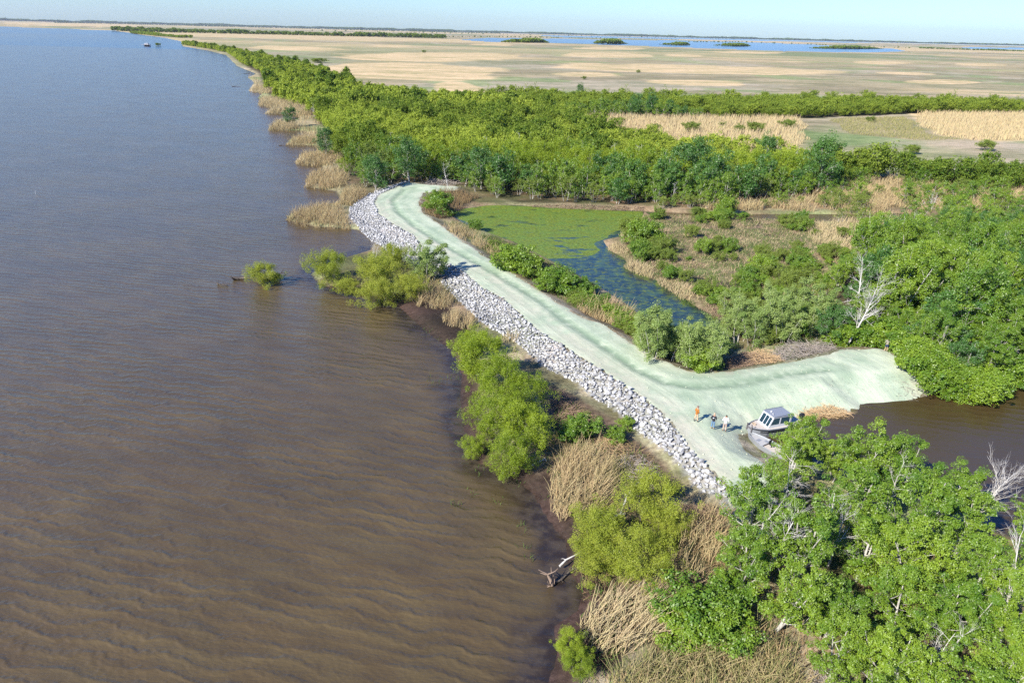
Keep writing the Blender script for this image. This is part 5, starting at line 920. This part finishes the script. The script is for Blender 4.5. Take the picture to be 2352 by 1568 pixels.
for i, (u, v, lb) in enumerate([(620, 296, 'driftwood at the tip of the pale reed island'), (640, 334, 'dark snag off the narrow reed point'), (672, 360, 'dark branch in the water beside the third reed point'), (590, 203, 'driftwood below the far reed fringe'), (560, 170, 'driftwood off the curving far shore'), (533, 199, 'small dark snag out in the river near the far shore'), (650, 404, 'thin floating stick near the reed point'), (505, 783, 'thin dark stick alone in the middle of the river'), (420, 655, 'small twig left of the branch stubs'), (855, 470, 'dark driftwood on the mud beside the rocks'), (750, 672, 'fallen branch in the water below the spit willow'), (770, 685, 'bare branching twig in the shallows of the spit'), (925, 708, 'dark log where the mud begins behind the spit'), (556, 141, 'far dark snag below the belt of willows')]):
    L = max(10, (v-60)*.035); drift(lb, [(u, v, .05), (u+L, v-1, .2), (u+L*2, v+1, .05)], .03+.10*(v < 350), 5, 20+i)
# ---- wave-washed line and small things in the river
for i, (u, v) in enumerate([(82, 446), (186, 125), (107, 100), (181, 100), (210, 96), (292, 96), (450, 171), (377, 106)]):
    p_ = at(u, v); d = depth(p_); H_ = .8 if i != 7 else 1.6; st = tubes_obj('stake', [(np.array([(p_[0], p_[1], -.5), (p_[0]+.05, p_[1], H_*.5), (p_[0]+.1, p_[1], H_)]), .02+d*.00007)], WHITE, k=5); tag(st, 'thin pale stake standing in the open river', 'stake', 'stakes in the river')
# ---- camp hut on piles far out, with its dock
c0 = at(336, 107); hc = empty('fishing_hut', (c0[0], c0[1], 0), math.radians(4)); hc.scale = (.85, .85, .85); tag(hc, 'small white hut on dark piles standing out in the river', 'hut')
b = bmesh.new(); box_bm(b, (2, 0, 3.0), (11, 6, .35)); bm_obj('platform', b, simple('weathered_planks', (.45, .38, .34), .9), hc)
b = bmesh.new(); box_bm(b, (1.5, 0, 4.2), (7.5, 4.5, 2.0), bev=.5); bm_obj('wall', b, WHITE, hc); b = bmesh.new(); box_bm(b, (1.5, 0, 5.45), (8.2, 5.0, .35), bev=.12); box_bm(b, (2.2, 0, 7.1), (3.6, 3.2, .25), bev=.1); bm_obj('roof', b, WHITE, hc)
tubes_obj('post', [(np.array([(x_, y_, 5.5), (x_, y_, 6.3), (x_, y_, 7.0)]), .12) for x_ in (.6, 3.8) for y_ in (-1.3, 1.3)], WHITE, hc); tubes_obj('pile', [(np.array([(x_, y_, -1), (x_, y_, 1), (x_, y_, 2.9)]), .28) for x_ in np.linspace(-3, 7, 7) for y_ in (-2.6, 0, 2.6)], BLACK, hc)
b = bmesh.new(); box_bm(b, (-5.5, -1, 2.9), (5, 1.4, .3)); bm_obj('walkway', b, simple('pink_grey_planks', (.45, .36, .36), .9), hc); b = bmesh.new(); box_bm(b, (7.9, -1, 2.0), (.5, 3, 4.0), ry=.3, bev=.2); bm_obj('tank', b, WHITE, hc); b = bmesh.new(); box_bm(b, (4.3, .6, 1.4), (5, 4, 2.6), bev=.2); bm_obj('lower_room', b, BLACK, hc)
p_ = at(363, 106.5); place('olive0', 'bush', 'tiny bush on a mud hump right of the hut in the river', 'bush', p_[0], p_[1], 2.2, z_=0)
p_ = at(160, 45.2); tm_ = [(np.array([(p_[0]+a*18, p_[1]+c_*18, 0), (p_[0]+a*6, p_[1]+c_*6, 90), (p_[0], p_[1], 170)]), 1.5) for a, c_ in ((1, 0), (-.5, .87), (-.5, -.87))]+[(np.array([(p_[0]-s_*14, p_[1], z_), (p_[0], p_[1]+2, z_+8), (p_[0]+s_*14, p_[1], z_+16)]), .8) for z_, s_ in ((30, .7), (70, .5), (110, .3))]
tag(tubes_obj('radio_mast', tm_, simple('mast_grey', (.45, .47, .5), .7)), 'thin radio mast standing over the horizon treeline on the left', 'mast')
# small clods and twigs on the clay
rg = np.random.default_rng(5); PC = rnd_in(ROAD, .85, 6, .5); ec = sdf(PC, ROAD); k = (rg.uniform(size=len(PC)) < np.exp(-ec/.8)*.9+.10*(PC[:, 0] > 16)) & (ec > .1); PC = PC[k]; ZC = zs(PC); Vs, Qs, o = [], [], 0
for (x_, y_), z_ in zip(PC, ZC):
    _, V, Q_ = RP[rg.integers(10)]; s = rg.uniform(.04, .12); V = V*s+np.array([x_, y_, z_+.03+s*.3]); Vs.append(V); Qs.append(Q_+o); o += len(V)
tag(mobj('clods', np_mesh('clods', np.concatenate(Vs), np.concatenate(Qs), CLAY_M)), 'small clods of pale clay scattered along the road edges', 'clods', kind='stuff')
heap('twigs', 'fine dead twigs scattered over the rough side of the clay pad', 'twigs', [(1640, 985), (1700, 1000), (1740, 1060), (1720, 1050), (1700, 960), (1800, 930), (1900, 915), (2060, 890), (2110, 850), (2060, 850), (1900, 880), (1760, 900)], 520, .45, .010, .03, M_GRY, 61, tilt=.1, zb=.04)['kind'] = 'stuff'
# ------------------------------------------------------------------ air
if HAZE > 0:
    bm = bmesh.new(); box_bm(bm, (0, 8300, 150), (36000, 17400, 306)); m = N('haze_air'); v = m.n('VolumePrincipled', {'Density': HAZE, 'Color': (.80, .88, 1.0, 1), 'Anisotropy': .2}); m.t.links.new(v.outputs[0], m.out.inputs['Volume'])
    hz = bm_obj('haze', bm, m.m); tag(hz, kind='stuff'); hz['label'] = 'thin bluish summer haze over the whole marsh'
